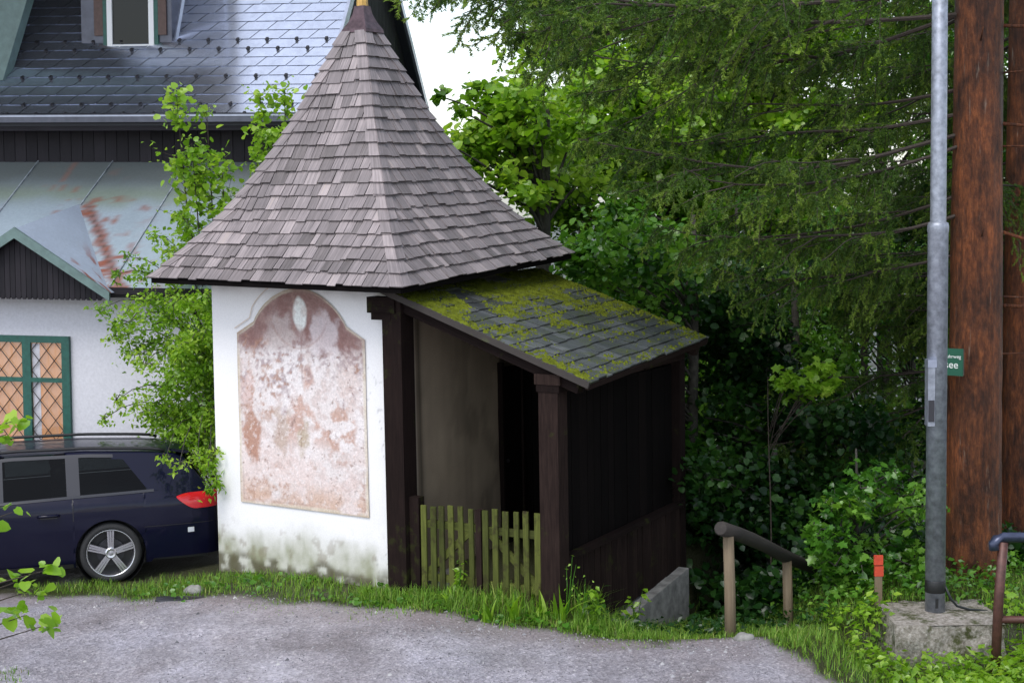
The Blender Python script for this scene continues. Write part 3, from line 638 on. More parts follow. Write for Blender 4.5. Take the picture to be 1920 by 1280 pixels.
ve = MB(); ve.hexa([RP(-.20, -.03, -.10), RP(-.155, -.03, -.10), RP(-.155, 4.25, -.10), RP(-.20, 4.25, -.10), RP(-.20, -.03, .03), RP(-.155, -.03, .03), RP(-.155, 4.25, .03), RP(-.20, 4.25, .03)]); ve.build('verge_trim', M['metal_edge'], hroof)
vb_ = MB(); 
def BP(e, s, off): g_ = RG+s; return H(e, g_, RZ-.9*s+off)
vb_.hexa([BP(-.19, 0, -.12), BP(-.15, 0, -.12), BP(-.15, 3.22, -.12), BP(-.19, 3.22, -.12), BP(-.19, 0, .02), BP(-.15, 0, .02), BP(-.15, 3.22, .02), BP(-.19, 3.22, .02)]); vb_.build('verge_trim', M['metal_edge'], hroof)
gt = MB(); gt.box(EL, -.10, -.40, -.305, 5.09, 5.20, H, along='x'); gt.build('gutter', M['gutter'], house)
MB().box(EL, -.10, -.409, -.4005, 5.165, 5.185, H, along='x').build('gutter_rim', M['metal_edge'], house)
MB().box(EL, -.22, -.29, -.25, 4.98, 5.085, H, along='x').build('fascia', M['house_board'], house)
# dormer
dg = .62; D0, D1 = -3.98, -2.62
dm = MB(); dm.box(D0, D1, dg, 2.4, 5.9, 7.9, H); dorm = dm.build('dormer', M['gutter'], house)
MB().box(D0-.18, D1+.18, dg-.2, 2.9, 7.9, 8.0, H).build('dormer_roof', M['slate_metal'], dorm)
wf = -3.57, -2.87
for nm, a in (('frame_side', (wf[0], wf[0]+.075)), ('frame_side', (wf[1]-.075, wf[1]))): MB().box(*a, dg-.05, dg-.004, 6.16, 7.55, H).build(nm, M['white_frame'], dorm)
MB().box(wf[0]+.076, wf[1]-.076, dg-.05, dg-.004, 6.16, 6.21, H).build('frame_bottom', M['white_frame'], dorm)
MB().box(wf[0]+.076, wf[1]-.076, dg-.05, dg-.004, 7.49, 7.55, H).build('frame_top', M['white_frame'], dorm)
MB().box(wf[0]+.076, wf[1]-.076, dg-.02, dg-.006, 6.211, 7.489, H).build('pane', M['dark_glass'], dorm)
for a, mt in (((wf[0]-.065, wf[0]-.002), 'green_trim'), ((wf[1]+.002, wf[1]+.06), 'green_trim'), ((wf[0]-.20, wf[0]-.067), 'brown_trim'), ((wf[1]+.062, wf[1]+.18), 'brown_trim')):
    MB().box(*a, dg-.035, dg-.003, 6.2 if mt == 'green_trim' else 6.34, 7.6, H).build('shutter_trim', M[mt], dorm)
MB().box(wf[0]-.08, wf[1]+.08, dg-.075, dg-.003, 6.10, 6.155, H).build('window_sill', M['gutter'], dorm)
MB().beam(H(D1+.01, dg-.03, 5.95), H(D1+.22, dg+.4, 7.9), .03, .05).build('flashing', M['metal_edge'], dorm)
# unseen slab added above the left part (its underside darkens the wet tiles)
ov = MB(); ov.hexa([H(EL-3, -3.6, 8.75), H(-2.75, -3.6, 8.75), H(-2.75, 3.2, 9.3), H(EL-3, 3.2, 9.3), H(EL-3, -3.6, 8.9), H(-2.75, -3.6, 8.9), H(-2.75, 3.2, 9.45), H(EL-3, 3.2, 9.45)], .1); ov.build('overhead_shade_slab', M['house_board'], house)
lw = MB(); lw.hexa([H(-6.4, .1, 5.7), H(-4.93, .1, 5.7), H(-4.93, .3, 5.7), H(-6.4, .3, 5.7), H(-6.4, .1, 9.0), H(-3.75, .1, 9.0), H(-3.75, .3, 9.0), H(-6.4, .3, 9.0)]); lw.build('gable_panel', M['greygreen'], house)
# lower rendered wall, sheet roof, small gable
MB().box(EL, 1.0, -2.1, .148, -.8, 2.92, H).build('lower_wall', M['house_wall'], house)
def lz(g): return 3.0+(g+2.4)*.62
def lower_roof():
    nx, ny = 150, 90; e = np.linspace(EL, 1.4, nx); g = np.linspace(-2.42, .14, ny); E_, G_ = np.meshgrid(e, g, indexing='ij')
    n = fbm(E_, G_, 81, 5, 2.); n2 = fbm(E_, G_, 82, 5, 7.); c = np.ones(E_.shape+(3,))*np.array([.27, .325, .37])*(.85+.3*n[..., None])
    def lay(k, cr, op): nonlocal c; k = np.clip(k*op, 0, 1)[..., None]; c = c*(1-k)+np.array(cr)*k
    lay(sstep(-1.0, -.1, G_+.5*(n-.5)), (.085, .095, .085), .85); lay(sstep(-1.0, -.65, G_+.5*(n-.5))*sstep(-.3, -.6, G_), (.17, .21, .10), .45)  # eave shade and moss painted in, darker towards the top
    vx = -3.27+(G_+.8)*(-.72); vd = np.abs(E_-vx)
    lay(sstep(.10, .02, vd-.14*(n2-.3))*sstep(-.7, -1.0, G_), (.20, .065, .04), .8)
    lay(sstep(.03, .01, vd)*sstep(-.7, -.9, G_), (.10, .06, .05), .9)
    n7 = fbm(E_*2.2, G_*.7, 85, 5, 6.); lay(sstep(.66, .70, n7)*sstep(.9, .1, vd), (.24, .11, .08), .6); lay(sstep(.57, .64, n2)*sstep(.7, .2, vd)*sstep(-1.2, -1.8, G_+.2*(n-.5)), (.22, .07, .042), .9)
    lay(sstep(.62, .68, n2)*sstep(1.1, .3, np.hypot(E_+3., (G_+.95)*2.2)), (.22, .075, .045), .85)
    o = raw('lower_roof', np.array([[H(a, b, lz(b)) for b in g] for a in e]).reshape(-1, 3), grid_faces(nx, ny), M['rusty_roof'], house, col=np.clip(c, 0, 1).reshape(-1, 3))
    for a in np.arange(-8.95, 1.3, 1.12):
        lo = -2.42
        if -4.35 < a < -2.35: lo = -.8-abs(a+3.32)*1.45
        MB().beam(H(a, lo, lz(lo)+.012), H(a+.04, .13, lz(.13)+.012), .014, .022).build('sheet_seam', M['rusty_seam'], o)
    return o
M['rusty_seam'] = plain('sheet_seam', (.27, .30, .33), .5, .1, 9, .45)
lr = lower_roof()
MB().box(EL, 1.4, -2.42, -2.38, 2.90, 2.985, H, along='x').build('eave_edge', M['house_board'], lr)
MB().box(EL, 1.4, -2.40, -2.1, 2.86, 2.90, H, along='x').build('soffit', M['house_board'], lr)
# cross gable: two sheet slopes with bargeboards, toothed board front
gx, gzp, gzf, ghw = -3.39, 3.68, 2.97, 1.10
def small_slope(sg, name):
    nx, ny = 60, 60; a, b = np.meshgrid(np.linspace(0, 1, nx), np.linspace(0, 1, ny), indexing='ij')     # a from ridge to eave, b from front to valley
    g = -2.58+((1-a)*1.80+a*.30)*b; P = np.array([H(x, y, z) for x, y, z in zip((gx+sg*a*(ghw+.12)).ravel(), g.ravel(), (gzp+.28*(1-a)*b-(gzp-gzf+.075)*a+.03).ravel())])
    k = (sstep(.56, .64, fbm(a*1.3+5, b*1.8, 83, 5, 5.))*sstep(.35, .75, a))[..., None]; C = np.array([.31, .36, .44])*(.9+.2*fbm(a*2, b*2, 84, 3, 2.))[..., None]*(1-k)+np.array([.22, .07, .045])*k; C = C.reshape(-1, 3)
    F = grid_faces(nx, ny); F = F if sg < 0 else F[:, ::-1]
    return raw(name, np.array(P), F, M['rusty_roof'], house, col=np.array(C))
for sg in (-1, 1):
    o = small_slope(sg, 'gable_roof_slope')
    MB().beam(H(gx, -2.60, gzp-.005), H(gx+sg*(ghw+.13), -2.60, gzf-.055), .05, .10, up=tuple(HG)).build('bargeboard', M['greygreen'], o) if False else MB().hexa(
        [H(gx, -2.62, gzp-.09), H(gx+sg*(ghw+.14), -2.62, gzf-.14), H(gx+sg*(ghw+.14), -2.583, gzf-.14), H(gx, -2.583, gzp-.09), H(gx, -2.62, gzp+.045), H(gx+sg*(ghw+.14), -2.62, gzf-.03), H(gx+sg*(ghw+.14), -2.583, gzf-.03), H(gx, -2.583, gzp+.045)]).build('bargeboard', M['greygreen'], o)
e = gx-ghw+.02
while e < gx+ghw-.03:
    wd = .072; c_ = e+wd/2; top = gzp-.03-(gzp-gzf)*abs(c_-gx)/ghw; z0 = 2.825
    pts = [(e+.003, z0+.035), (c_-.015, z0), (c_+.015, z0), (e+wd-.003, z0+.035), (e+wd-.003, top), (e+.003, top)]
    b = MB(); n = len(pts); b.v = [tuple(H(x, -2.475, z)) for x, z in pts]+[tuple(H(x, -2.45, z)) for x, z in pts]
    b.f = [tuple(range(n)), tuple(range(2*n-1, n-1, -1))]+[(i, i+n, (i+1) % n+n, (i+1) % n) for i in range(n)]; t_ = random.random(); b.t = [t_]*len(b.f); b.g = [(x, z, t_*50) for x, z in pts]*2
    b.build('fascia_board', M['house_board'], house); e += wd
MB().box(gx-ghw+.1, gx+ghw-.1, -2.45, -2.11, 2.84, 3.0, H).build('gable_soffit', M['house_board'], house)
# lattice window
wx0, wx1, wz0, wz1 = -4.16, -2.925, .80, 2.335
win = MB().box(wx0+.02, wx1-.02, -2.30+.19, -2.101, wz0+.02, wz1-.02, H).build('window', M['curtain'], house) if False else None
cur = MB().box(wx0+.09, wx1-.09, -2.108, -2.102, wz0+.09, wz1-.09, H); win = cur.build('window', M['curtain'], house)
for a in ((-3.45, -3.345), (-4.03, -3.93)): MB().box(*a, -2.1125, -2.1085, wz0+.1, wz1-.1, H).build('white_curtain', M['house_wall'], win)
for nm, bx in (('frame_head', (wx0, wx1, wz1-.085, wz1)), ('frame_foot', (wx0, wx1, wz0, wz0+.085)), ('frame_side', (wx1-.105, wx1, wz0+.086, wz1-.086)), ('frame_side', (wx0, wx0+.105, wz0+.086, wz1-.086)), ('mullion', (-3.57, -3.455, wz0+.086, wz1-.086)), ('transom', (wx0+.106, -3.571, 1.745, 1.80)), ('transom', (-3.454, wx1-.106, 1.745, 1.80))):
    MB().box(bx[0], bx[1], -2.155, -2.101 if 'transom' not in nm else -2.105, bx[2], bx[3], H).build(nm, M['green_trim'], win)
def clipped(c, s, x0, x1, z0, z1):
    pts = []
    for x in (x0, x1):
        z = c+s*x
        if z0 <= z <= z1: pts.append((x, z))
    for z in (z0, z1):
        x = (z-c)/s
        if x0 < x < x1: pts.append((x, z))
    return pts[:2] if len(pts) >= 2 else None
for (x0, x1) in ((wx0+.105, -3.57), (-3.455, wx1-.105)):
    for (z0, z1) in ((wz0+.085, 1.745), (1.80, wz1-.085)):
        for s in (1.22, -1.22):
            for c in np.arange(-12, 12, .255):
                q = clipped(c, s, x0, x1, z0, z1)
                if q and abs(q[0][0]-q[1][0]) > .02:
                    b = MB(); yy = -2.132 if s > 0 else -2.143; b.beam(H(q[0][0], yy, q[0][1]), H(q[1][0], yy, q[1][1]), .0075, .010, up=tuple(HG)); b.build('lattice_bar', M['iron'], win)
        MB().box(x0, x1, -2.120, -2.117, z0, z1, H).build('pane', M['clear_glass'] if 'clear_glass' in M else M.setdefault('clear_glass', (lambda: (lambda m: m)(bpy.data.materials.new('clear_pane')))()), win)
def clear_glass():
    m = M['clear_glass']; m.use_nodes = True; t = m.node_tree; t.nodes.clear(); o = t.nodes.new('ShaderNodeOutputMaterial'); g = t.nodes.new('ShaderNodeBsdfGlossy'); g.inputs['Roughness'].default_value = .04
    tr = t.nodes.new('ShaderNodeBsdfTransparent'); mx = t.nodes.new('ShaderNodeMixShader'); mx.inputs[0].default_value = .10
    t.links.new(tr.outputs[0], mx.inputs[1]); t.links.new(g.outputs[0], mx.inputs[2]); t.links.new(mx.outputs[0], o.inputs[0])
clear_glass()

# ------------------------------------------------------------------ parked estate car
CYAW = .29; CD = np.array([-math.cos(CYAW), -math.sin(CYAW), 0]); CN = np.array([math.sin(CYAW), -math.cos(CYAW), 0])   # forward, near side
WHEEL = np.array([-4.43, 17.47, 0])                       # near rear wheel, outer face on the ground
RW = 1.19; HWID = .905
CZ = float(hgt(WHEEL[0], WHEEL[1]))
CO = WHEEL-CD*RW-CN*HWID                                  # tail on centre line
def K(s, y, z): return CO+CD*s+CN*y+np.array([0, 0, z+CZ])    # y>0 near side
car = thing('parked_car', K(2.4, 0, 0), 'dark navy estate car parked beside the white chapel wall', 'car')
LEN = 4.9; WB = 2.84; FW = RW+WB; RT = .335
ztop = lambda s: np.interp(s, [0, .03, .10, .34, .46, .8, 1.4, 2.2, 2.75, 3.35, 3.85, 4.5, 4.75, 4.87, 4.9], [.58, .80, 1.00, 1.325, 1.385, 1.42, 1.455, 1.462, 1.43, 1.20, .98, .86, .76, .62, .5])
zbelt = lambda s: np.interp(s, [0, .1, .5, 1.5, 3.0, 3.85, 4.5, 4.9], [.86, .955, .975, .955, .915, .90, .80, .5])
def yside(s, z):
    s = np.asarray(s, float); z = np.asarray(z, float)
    plan = .905*np.interp(s, [0, .04, .12, .3, .6, 1.2, 3.6, 4.2, 4.6, 4.8, 4.9], [.80, .865, .915, .955, .98, 1, 1, .975, .90, .78, .62])
    zz = np.interp(z, [.15, .25, .40, .62, .80, .87, .895, .955, 1.0, 1.35, 1.47], [.93, .965, .985, 1., .99, .982, .97, .915, .895, .70, .62])
    return plan*zz
def arch(s):
    lo = np.full_like(s, .22); lo = np.where((s < .75) | (s > 4.45), .24, .20)
    for c in (RW, FW):
        d = np.abs(s-c); a = .335+np.sqrt(np.clip(.375**2-d**2, 0, None)); lo = np.where(d < .375, np.maximum(lo, a), lo)
    return lo
ss = np.unique(np.concatenate([np.linspace(0, .5, 26), np.linspace(.5, 4.5, 140), np.linspace(4.5, 4.9, 18), RW+.375*np.cos(np.linspace(0, math.pi, 40)), FW+.375*np.cos(np.linspace(0, math.pi, 40))]))
zl = lambda s: float(zbelt(s))+.025
zh = lambda s: float(ztop(s))-.072
tail = lambda s: min(zh(s), zl(s)+max(.0, (s-.74))*1.35) if s < 1.15 else zh(s)
front = lambda s: min(zh(s), zl(s)+max(.0, (3.5-s))*.62)
def in_window(s, z):
    if z < zl(s)-.02: return False
    if .80 < s < 1.50: return z < tail(s)-.01
    if 1.62 < s < 2.30: return z < zh(s)+.01
    return 2.44 < s < 3.38 and z < front(s)-.01
def car_body():
    V, F = [], []; nb, ng, nr = 16, 8, 9; cols = []
    for s in ss:
        zt = float(ztop(s)); zb_ = min(float(zbelt(s)), zt-.01); lo = min(float(arch(np.array([s]))[0]), zb_-.02); half = []
        for j in range(nb): z = lo+(zb_-lo)*j/(nb-1); half.append((float(yside(s, z)), z))
        zr = max(zt-.035, zb_+.002)
        for j in range(1, ng+1): z = zb_+(zr-zb_)*j/ng; half.append((float(yside(s, z)), z))
        y0 = half[-1][0]
        for j in range(1, nr+1): t = j/nr; half.append((y0*(1-t), zr+(zt-zr)*math.sin(t*math.pi/2)**.8))
        cols.append(half)
    m = len(cols[0]); n = len(cols)
    for side in (1, -1):
        b = len(V)
        for i, s in enumerate(ss): V += [tuple(K(s, side*y, z)) for y, z in cols[i]]
        for i in range(n-1):
            for j in range(m-1):
                if nb <= j+1 and j < nb+ng-1:
                    sc_, zc_ = (ss[i]+ss[i+1])/2, (cols[i][j][1]+cols[i+1][j+1][1])/2
                    if in_window(sc_, zc_): continue
                q = (b+i*m+j, b+(i+1)*m+j, b+(i+1)*m+j+1, b+i*m+j+1); F.append(q if side < 0 else q[::-1])
    for i, rev in ((0, False), (n-1, True)):       # close tail and nose
        for j in range(m-1):
            a = (i*m+j, i*m+j+1, n*m+i*m+j+1, n*m+i*m+j); F.append(a if not rev else a[::-1])
    return raw('body', np.array(V), F, M['carpaint'], car, smooth=True)
cbody = car_body()
und = MB().box(.12, 4.75, -.62, .62, .17, .5, K); und.build('underbody', M['black_plastic'], car)
for c in (RW, FW):
    for sd_ in (1, -1):
        b = MB(); b.lathe([(.001, 0), (.37, 0), (.37, .28)], K(c, sd_*.60, .335), ax=CN*sd_, n=32); b.build('wheel_well', M['black_plastic'], car)
def side_patch(poly_lo, poly_hi, s0, s1, off, n=24, m=6, sd_=1):
    """patch following the car side between two z curves"""
    V = []; S_ = np.linspace(s0, s1, n)
    for s in S_:
        a, b = poly_lo(s), poly_hi(s)
        for j in range(m): z = a+(b-a)*j/(m-1); V.append(K(s, sd_*(float(yside(s, z))+off), z))
    F = grid_faces(n, m); return np.array(V), (F if sd_ > 0 else F[:, ::-1])[:, ::-1] if False else (np.array(V), F)[1]
def patch(name, lo, hi, s0, s1, off, mat, parent, sd_=1, n=24, m=6):
    V, F = side_patch(lo, hi, s0, s1, off, n, m, sd_); return raw(name, V, F, mat, parent, smooth=True)
for sd_ in (1, -1):
    patch('window_trim', lambda s: float(zbelt(s))+.004, lambda s: float(zbelt(s))+.032, .70, 3.55, .006, M['rail_plastic'], car, sd_, 50, 3)
    patch('window_trim', lambda s: zh(s)-.012, lambda s: float(ztop(s))-.05, 1.12, 2.85, .006, M['rail_plastic'], car, sd_, 40, 3)
    for p0, p1 in ((1.49, 1.63), (2.29, 2.45)): patch('pillar', lambda s: float(zbelt(s))+.03, lambda s: zh(s), p0, p1, .007, M['rail_plastic'], car, sd_, 4, 8)
    patch('quarter_panel', lambda s: max(zl(s)-.01, tail(s)-.03), lambda s: max(zl(s)+.0, float(ztop(s))-.045), .66, 1.135, .004, M['carpaint'], car, sd_, 24, 8)
    patch('side_window', zl, tail, .78, 1.50, .002, M['tint_glass'], car, sd_)
    patch('side_window', zl, zh, 1.62, 2.30, .002, M['tint_glass'], car, sd_)
    patch('side_window', zl, front, 2.44, 3.42, .002, M['tint_glass'], car, sd_)
    patch('tail_lamp', lambda s: .765+.13*max(0, (s-.26)/.20)**1.5, lambda s: .94-.03*max(0, (s-.3)/.16)**2, .0, .46, .008, M['tail_red'], car, sd_, 16)
    for c in (1.57, 2.38, 3.62): patch('door_seam', lambda s: .27 if c != 1.57 else .72, lambda s: float(zbelt(s))-.002, c, c+.008, .002, M['black_plastic'], car, sd_, 2, 12)
    patch('bumper_seam', lambda s: .60, lambda s: .607, .02, .82, .002, M['black_plastic'], car, sd_, 16, 2)
    patch('side_marker', lambda s: .505, lambda s: .56, .28, .35, .006, M['pale_lens'], car, sd_, 4, 3)
    patch('sill_trim', lambda s: .20, lambda s: .25, RW+.40, FW-.40, .012, M['black_plastic'], car, sd_, 20, 3)
    for c in (1.72, 2.85):
        b = MB(); y = float(yside(c, .80)); b.tube([K(c, sd_*(y-.005), .795), K(c+.02, sd_*(y+.03), .80), K(c+.2, sd_*(y+.03), .80), K(c+.22, sd_*(y-.005), .795)], .016, 8); b.build('door_handle', M['carpaint'], car, True)
        patch('handle_recess', lambda s: .765, lambda s: .80, c+.02, c+.2, .003, M['black_plastic'], car, sd_, 6, 3)
    yr = lambda s: float(yside(s, float(ztop(s))-.02))
    b = MB(); pts = [K(s, sd_*(yr(s)-.03), float(ztop(s))+.008) for s in np.linspace(.62, 2.7, 16)]; b.tube([K(.55, sd_*(yr(.55)-.03), float(ztop(.55))-.01)]+pts+[K(2.8, sd_*(yr(2.8)-.03), float(ztop(2.8))-.01)], .017, 8); b.build('roof_rail', M['black_plastic'], car, True)
def rear_glass():
    V = []; n, m = 10, 14
    for i in range(n):
        s = .105+(.335-.105)*i/(n-1)*.93+.006; z = float(ztop(s))+.007; w_ = float(yside(s, z-.03))*.86
        for j in range(m): V.append(K(s-.006, -w_+2*w_*j/(m-1), z-.02*(2*j/(m-1)-1)**4))
    return raw('rear_window', np.array(V), grid_faces(n, m), M['carglass'], car, smooth=True)
rear_glass()
sp = MB(); sp.hexa([K(.30, -.60, 1.345), K(.30, .60, 1.345), K(.50, .60, 1.385), K(.50, -.60, 1.385), K(.29, -.60, 1.375), K(.29, .60, 1.375), K(.50, .60, 1.412), K(.50, -.60, 1.412)]); sp.build('roof_spoiler', M['carpaint'], car)
def wheel(s, sd_):
    c = K(s, sd_*(HWID-.02), RT); ax = CN*sd_
    b = MB(); b.lathe([(.255, -.20), (.30, -.205), (.325, -.19), (.335, -.15), (.335, -.05), (.325, -.012), (.295, .004), (.262, -.004), (.255, -.03)], c, ax, 44); wl = b.build('wheel', M['rubber'], car, True)
    b = MB(); b.lathe([(.22, -.18), (.245, -.06), (.248, -.012), (.263, -.004), (.266, -.012), (.266, -.04)], c, ax, 44); b.build('rim', M['alloy'], wl, True)
    b = MB(); b.lathe([(.001, -.09), (.15, -.09), (.15, -.12)], c, ax, 30); b.build('brake_disc', M['rail_plastic'], wl)
    b = MB(); b.lathe([(.001, -.13), (.25, -.13)], c, ax, 30); b.build('hub_back', M['black_plastic'], wl)
    ref = np.array([0, 0, 1.]); sx = np.cross(ax, ref); sx /= np.linalg.norm(sx); b = MB()
    for k in range(5):
        a = 2*math.pi*k/5+.33; d = sx*math.cos(a)+ref*math.sin(a); p = np.cross(ax, d)
        for off in (-.026, 0, .026):
            h = .0 if off else -.012
            q = lambda r, o, dz: c+d*r+p*(off*(.75+.35*r/.25)+o)+ax*(dz-.02+h)
            wi = .0105 if off else .013
            b.hexa([q(.03, -wi, -.03), q(.03, wi, -.03), q(.25, wi, -.03), q(.25, -wi, -.03), q(.03, -wi*.9, .0), q(.03, wi*.9, .0), q(.25, wi*.9, .006), q(.25, -wi*.9, .006)])
    b.lathe([(.062, -.04), (.062, -.012), (.05, -.004), (.03, -.008), (.001, -.006)], c, ax, 24); b.build('spokes', M['alloy'], wl)
for s in (RW, FW):
    for sd_ in (1, -1): wheel(s, sd_)
for s_, y_ in ((1.62, .38), (1.62, -.38), (2.62, .38), (2.62, -.38)):
    b = MB(); b.box(s_, s_+.16, y_-.24, y_+.24, .45, 1.02, K); st_ = b.build('seat', M['black_plastic'], car)
    b = MB(); b.lathe([(.001, -.11), (.07, -.10), (.11, -.03), (.11, .05), (.07, .10), (.001, .11)], K(s_+.06, y_, 1.17), ax=CD*.25+np.array([0, 0, 1.]), n=14); b.build('headrest', M['black_plastic'], st_, True)
MB().box(.35, 4.2, -.72, .72, .40, .46, K).build('cabin_floor', M['black_plastic'], car); MB().box(.35, 1.58, -.70, .70, .461, .84, K).build('luggage_cover', M['black_plastic'], car); MB().box(3.3, 3.75, -.70, .70, .461, .90, K).build('dashboard', M['black_plastic'], car)
# ------------------------------------------------------------------ street furniture on the right
def gz(x, y): return float(hgt(x, y))
def stone_block():
    n = 22; V = []; F = []; c = np.array([3.93, 14.75, 0])
    dirs = [((1, 0, 0), (0, 1, 0), (0, 0, 1)), ((-1, 0, 0), (0, -1, 0), (0, 0, 1)), ((0, 1, 0), (-1, 0, 0), (0, 0, 1)), ((0, -1, 0), (1, 0, 0), (0, 0, 1)), ((0, 0, 1), (1, 0, 0), (0, 1, 0))]
    for d, a, b in dirs:
        d, a, b = map(np.array, (d, a, b)); o = len(V)
        for i in range(n):
            for j in range(n):
                p = d+a*(2*i/(n-1)-1)+b*(2*j/(n-1)-1); l = np.linalg.norm(p); q = p*.86+p/l*.19; q = q*np.array([.52, .42, .30])
                k = mnoise.noise(Vector(q*3.))*.05+mnoise.noise(Vector(q*9.))*.022+mnoise.noise(Vector(q*30))*.008
                q = q+p/l*k*(.25 if d[2] == 1 else 1); q[0] *= 1+.10*(-.5*q[2]-.1); V.append(c+q+np.array([0, 0, -.20]))
        f = grid_faces(n, n)+o; F.append(f)
    return np.array(V), np.concatenate(F)
V, F = stone_block(); 
def block_mat():
    m, t, b = new_mat('mossy_concrete'); n = noise(t, coords(t), 6, 6, .7); n2 = noise(t, coords(t), 28, 5, .7); c = ramp(t, [(.3, (.10, .085, .065)), (.5, (.24, .215, .185)), (.72, (.42, .39, .36))], n2)
    c = mixc(t, ramp(t, [(.5, (0, 0, 0)), (.62, (1, 1, 1))], n), c, (.045, .05, .012)); setc(t, b, c); b.inputs['Roughness'].default_value = .9; bump(t, b, n2, .7, .02); return m
blk = raw('concrete_block', V, F, block_mat(), None, smooth=True, base=(3.93, 14.75, -.3)); tag(blk, 'rough mossy concrete block carrying the grey steel pole', 'block')
PX, PYY = 3.895, 14.78
pole = thing('lamp_post', (PX, PYY, .08), 'tall galvanised steel pole standing on the concrete block', 'pole')
b = MB(); b.lathe([(.001, .02), (.092, .02), (.092, 3.58), (.097, 3.60), (.097, 3.64), (.09, 3.67), (.072, 3.68)], (PX, PYY, .04), n=28); b.build('lower_tube', M['galv'], pole, True)
b = MB(); b.lathe([(.072, 3.68), (.066, 8.8), (.001, 8.8)], (PX, PYY, .04), n=24); b.build('upper_tube', M['galv'], pole, True)
b = MB(); b.lathe([(.0925, .255), (.0955, .26), (.0955, .365), (.0925, .37)], (PX, PYY, .04), n=28); b.build('black_band', M['tape'], pole, True)
b = MB(); T = lambda x, y, z: (PX+x, PYY+y, z)
b.box(-.105, -.040, -.098, .02, 1.86, 2.42, T); dpl = b.build('access_door', M['galv'], pole); MB().box(-.102, -.045, -.101, -.0985, 1.9, 2.1, T).build('lock_plate', M['rail_plastic'], dpl)
MB().box(-.110, -.028, -.106, .015, 2.40, 2.47, T).build('door_clip', M['metal_edge'], dpl)
MB().box(-.02, .005, -.0965, -.091, .16, .25, T).build('slot', M['tape'], pole)
b = MB(); b.tube([(PX+.08, PYY-.03, .36), (PX+.13, PYY-.05, .24), (PX+.2, PYY-.02, .16), (PX+.32, PYY, .12), (PX+.5, PYY+.05, .09), (PX+.8, PYY+.2, .0)], .012, 8); b.build('cable', M['cable'], pole, True)
# log handrail
lrail = thing('log_handrail', (1.92, 14.62, gz(1.92, 14.62)), 'round log handrail on two pale posts beside the path going down', 'handrail')
LA, LB = np.array([1.87, 14.5, .985]), np.array([3.35, 17.0, -.06])
b = MB(); b.tube([LA+(LB-LA)*t+np.array([0, 0, .015*math.sin(t*7)]) for t in np.linspace(0, 1, 9)], [.066, .068, .067, .065, .066, .064, .063, .062, .06], 14, t=.4, jit=.04); b.build('rail_log', M['log'], lrail, True)
b = MB(); b.lathe([(.001, .004), (.058, .003), (.062, -.002)], LA-(LB-LA)*.0005, ax=(LA-LB), n=14); b.build('log_end', M['log'], lrail)
for t, rr in ((.05, .052), (.56, .05)):
    p = LA+(LB-LA)*t; b = MB(); b.tube([(p[0]+.03, p[1], gz(p[0], p[1])-.3), (p[0]+.02, p[1], p[2]-.5), (p[0]+.01, p[1], p[2]-.05)], [rr*1.05, rr, rr*.95], 12, t=.6, jit=.03); b.build('rail_post', M['pale_post'], lrail, True)
# orange marker stake
x, y = 3.45, 15.15; st = thing('marker_stake', (x, y, gz(x, y)), 'small stake with orange painted top among the leaves', 'stake')
MB().box(-.035, .035, -.015, .015, -.3, .36, lambda a, b_, c: (x+a, y+b_, c)).build('stake_foot', M['pale_post'], st)
MB().box(-.042, .042, -.018, .018, .361, .46, lambda a, b_, c: (x+a+.004, y+b_, c)).build('orange_band', M['orange'], st)
MB().box(-.042, .042, -.018, .018, .47, .56, lambda a, b_, c: (x+a, y+b_, c)).build('orange_band', M['orange'], st)
MB().box(-.038, .038, -.015, .015, .4605, .4695, lambda a, b_, c: (x+a, y+b_, c)).build('stake_gap', M['brown_beam'], st)
# tubular railing at the right edge
rl = thing('tube_railing', (4.30, 14.1, -.1), 'brown tubular railing with blue grey top pipe at right edge', 'railing')
b = MB(); b.tube([(4.205, 14.0, .86), (4.20, 14.0, .915), (4.225, 14.0, .955), (4.28, 14.0, .968), (5.2, 14.05, .945), (6.5, 14.1, .91)], .046, 12); b.build('top_pipe', M['blue_pipe'], rl, True)
b = MB(); b.tube([(4.285, 14.0, .93), (4.25, 14.0, .42), (4.22, 14.0, -.4)], .044, 12); b.build('upright', M['rust_pipe'], rl, True)
b = MB(); b.tube([(4.245, 14.0, .235), (5.2, 14.05, .20), (6.5, 14.1, .16)], .034, 10); b.build('lower_pipe', M['rust_pipe'], rl, True)
b = MB(); b.tube([(6.2, 14.1, .93), (6.15, 14.1, -.4)], .044, 12); b.build('upright', M['rust_pipe'], rl, True)
# dark slab and stones at the road edge
def rock(name, c, r, mat, label, cat, flat=.5, seed=1, grp=None):
    b = MB(); n, m = 14, 9; V = []
    for i in range(m):
        for k in range(n):
            ph, th_ = math.pi*i/(m-1), 2*math.pi*k/n; d = np.array([math.sin(ph)*math.cos(th_), math.sin(ph)*math.sin(th_), math.cos(ph)*flat]); q = mnoise.noise(Vector(d*1.6+Vector((seed, 0, 0))))*.35
            V.append(np.array(c)+d*(1+q)*np.array(r))
    F = [(i*n+k, (i+1)*n+k, (i+1)*n+(k+1) % n, i*n+(k+1) % n) for i in range(m-1) for k in range(n)]
    return tag(raw(name, np.array(V), F, mat, None, smooth=True, base=c), label, cat, grp)
rock('dark_slab', (-3.42, 16.33, gz(-3.42, 16.33)+.0), (.36, .11, .05), M['rail_plastic'], 'flat dark wet slab at the gravel edge near the car', 'slab', .5, 3)
rock('edge_stone', (-3.36, 16.6, gz(-3.36, 16.6)+.03), (.10, .07, .07), M['concrete'], 'small grey stone behind the dark slab', 'stone', .8, 5)
rock('post_stone', (2.06, 14.36, gz(2.06, 14.36)+.01), (.10, .07, .06), M['concrete'], 'pale stone at foot of the nearer log rail post', 'stone', .8, 9)

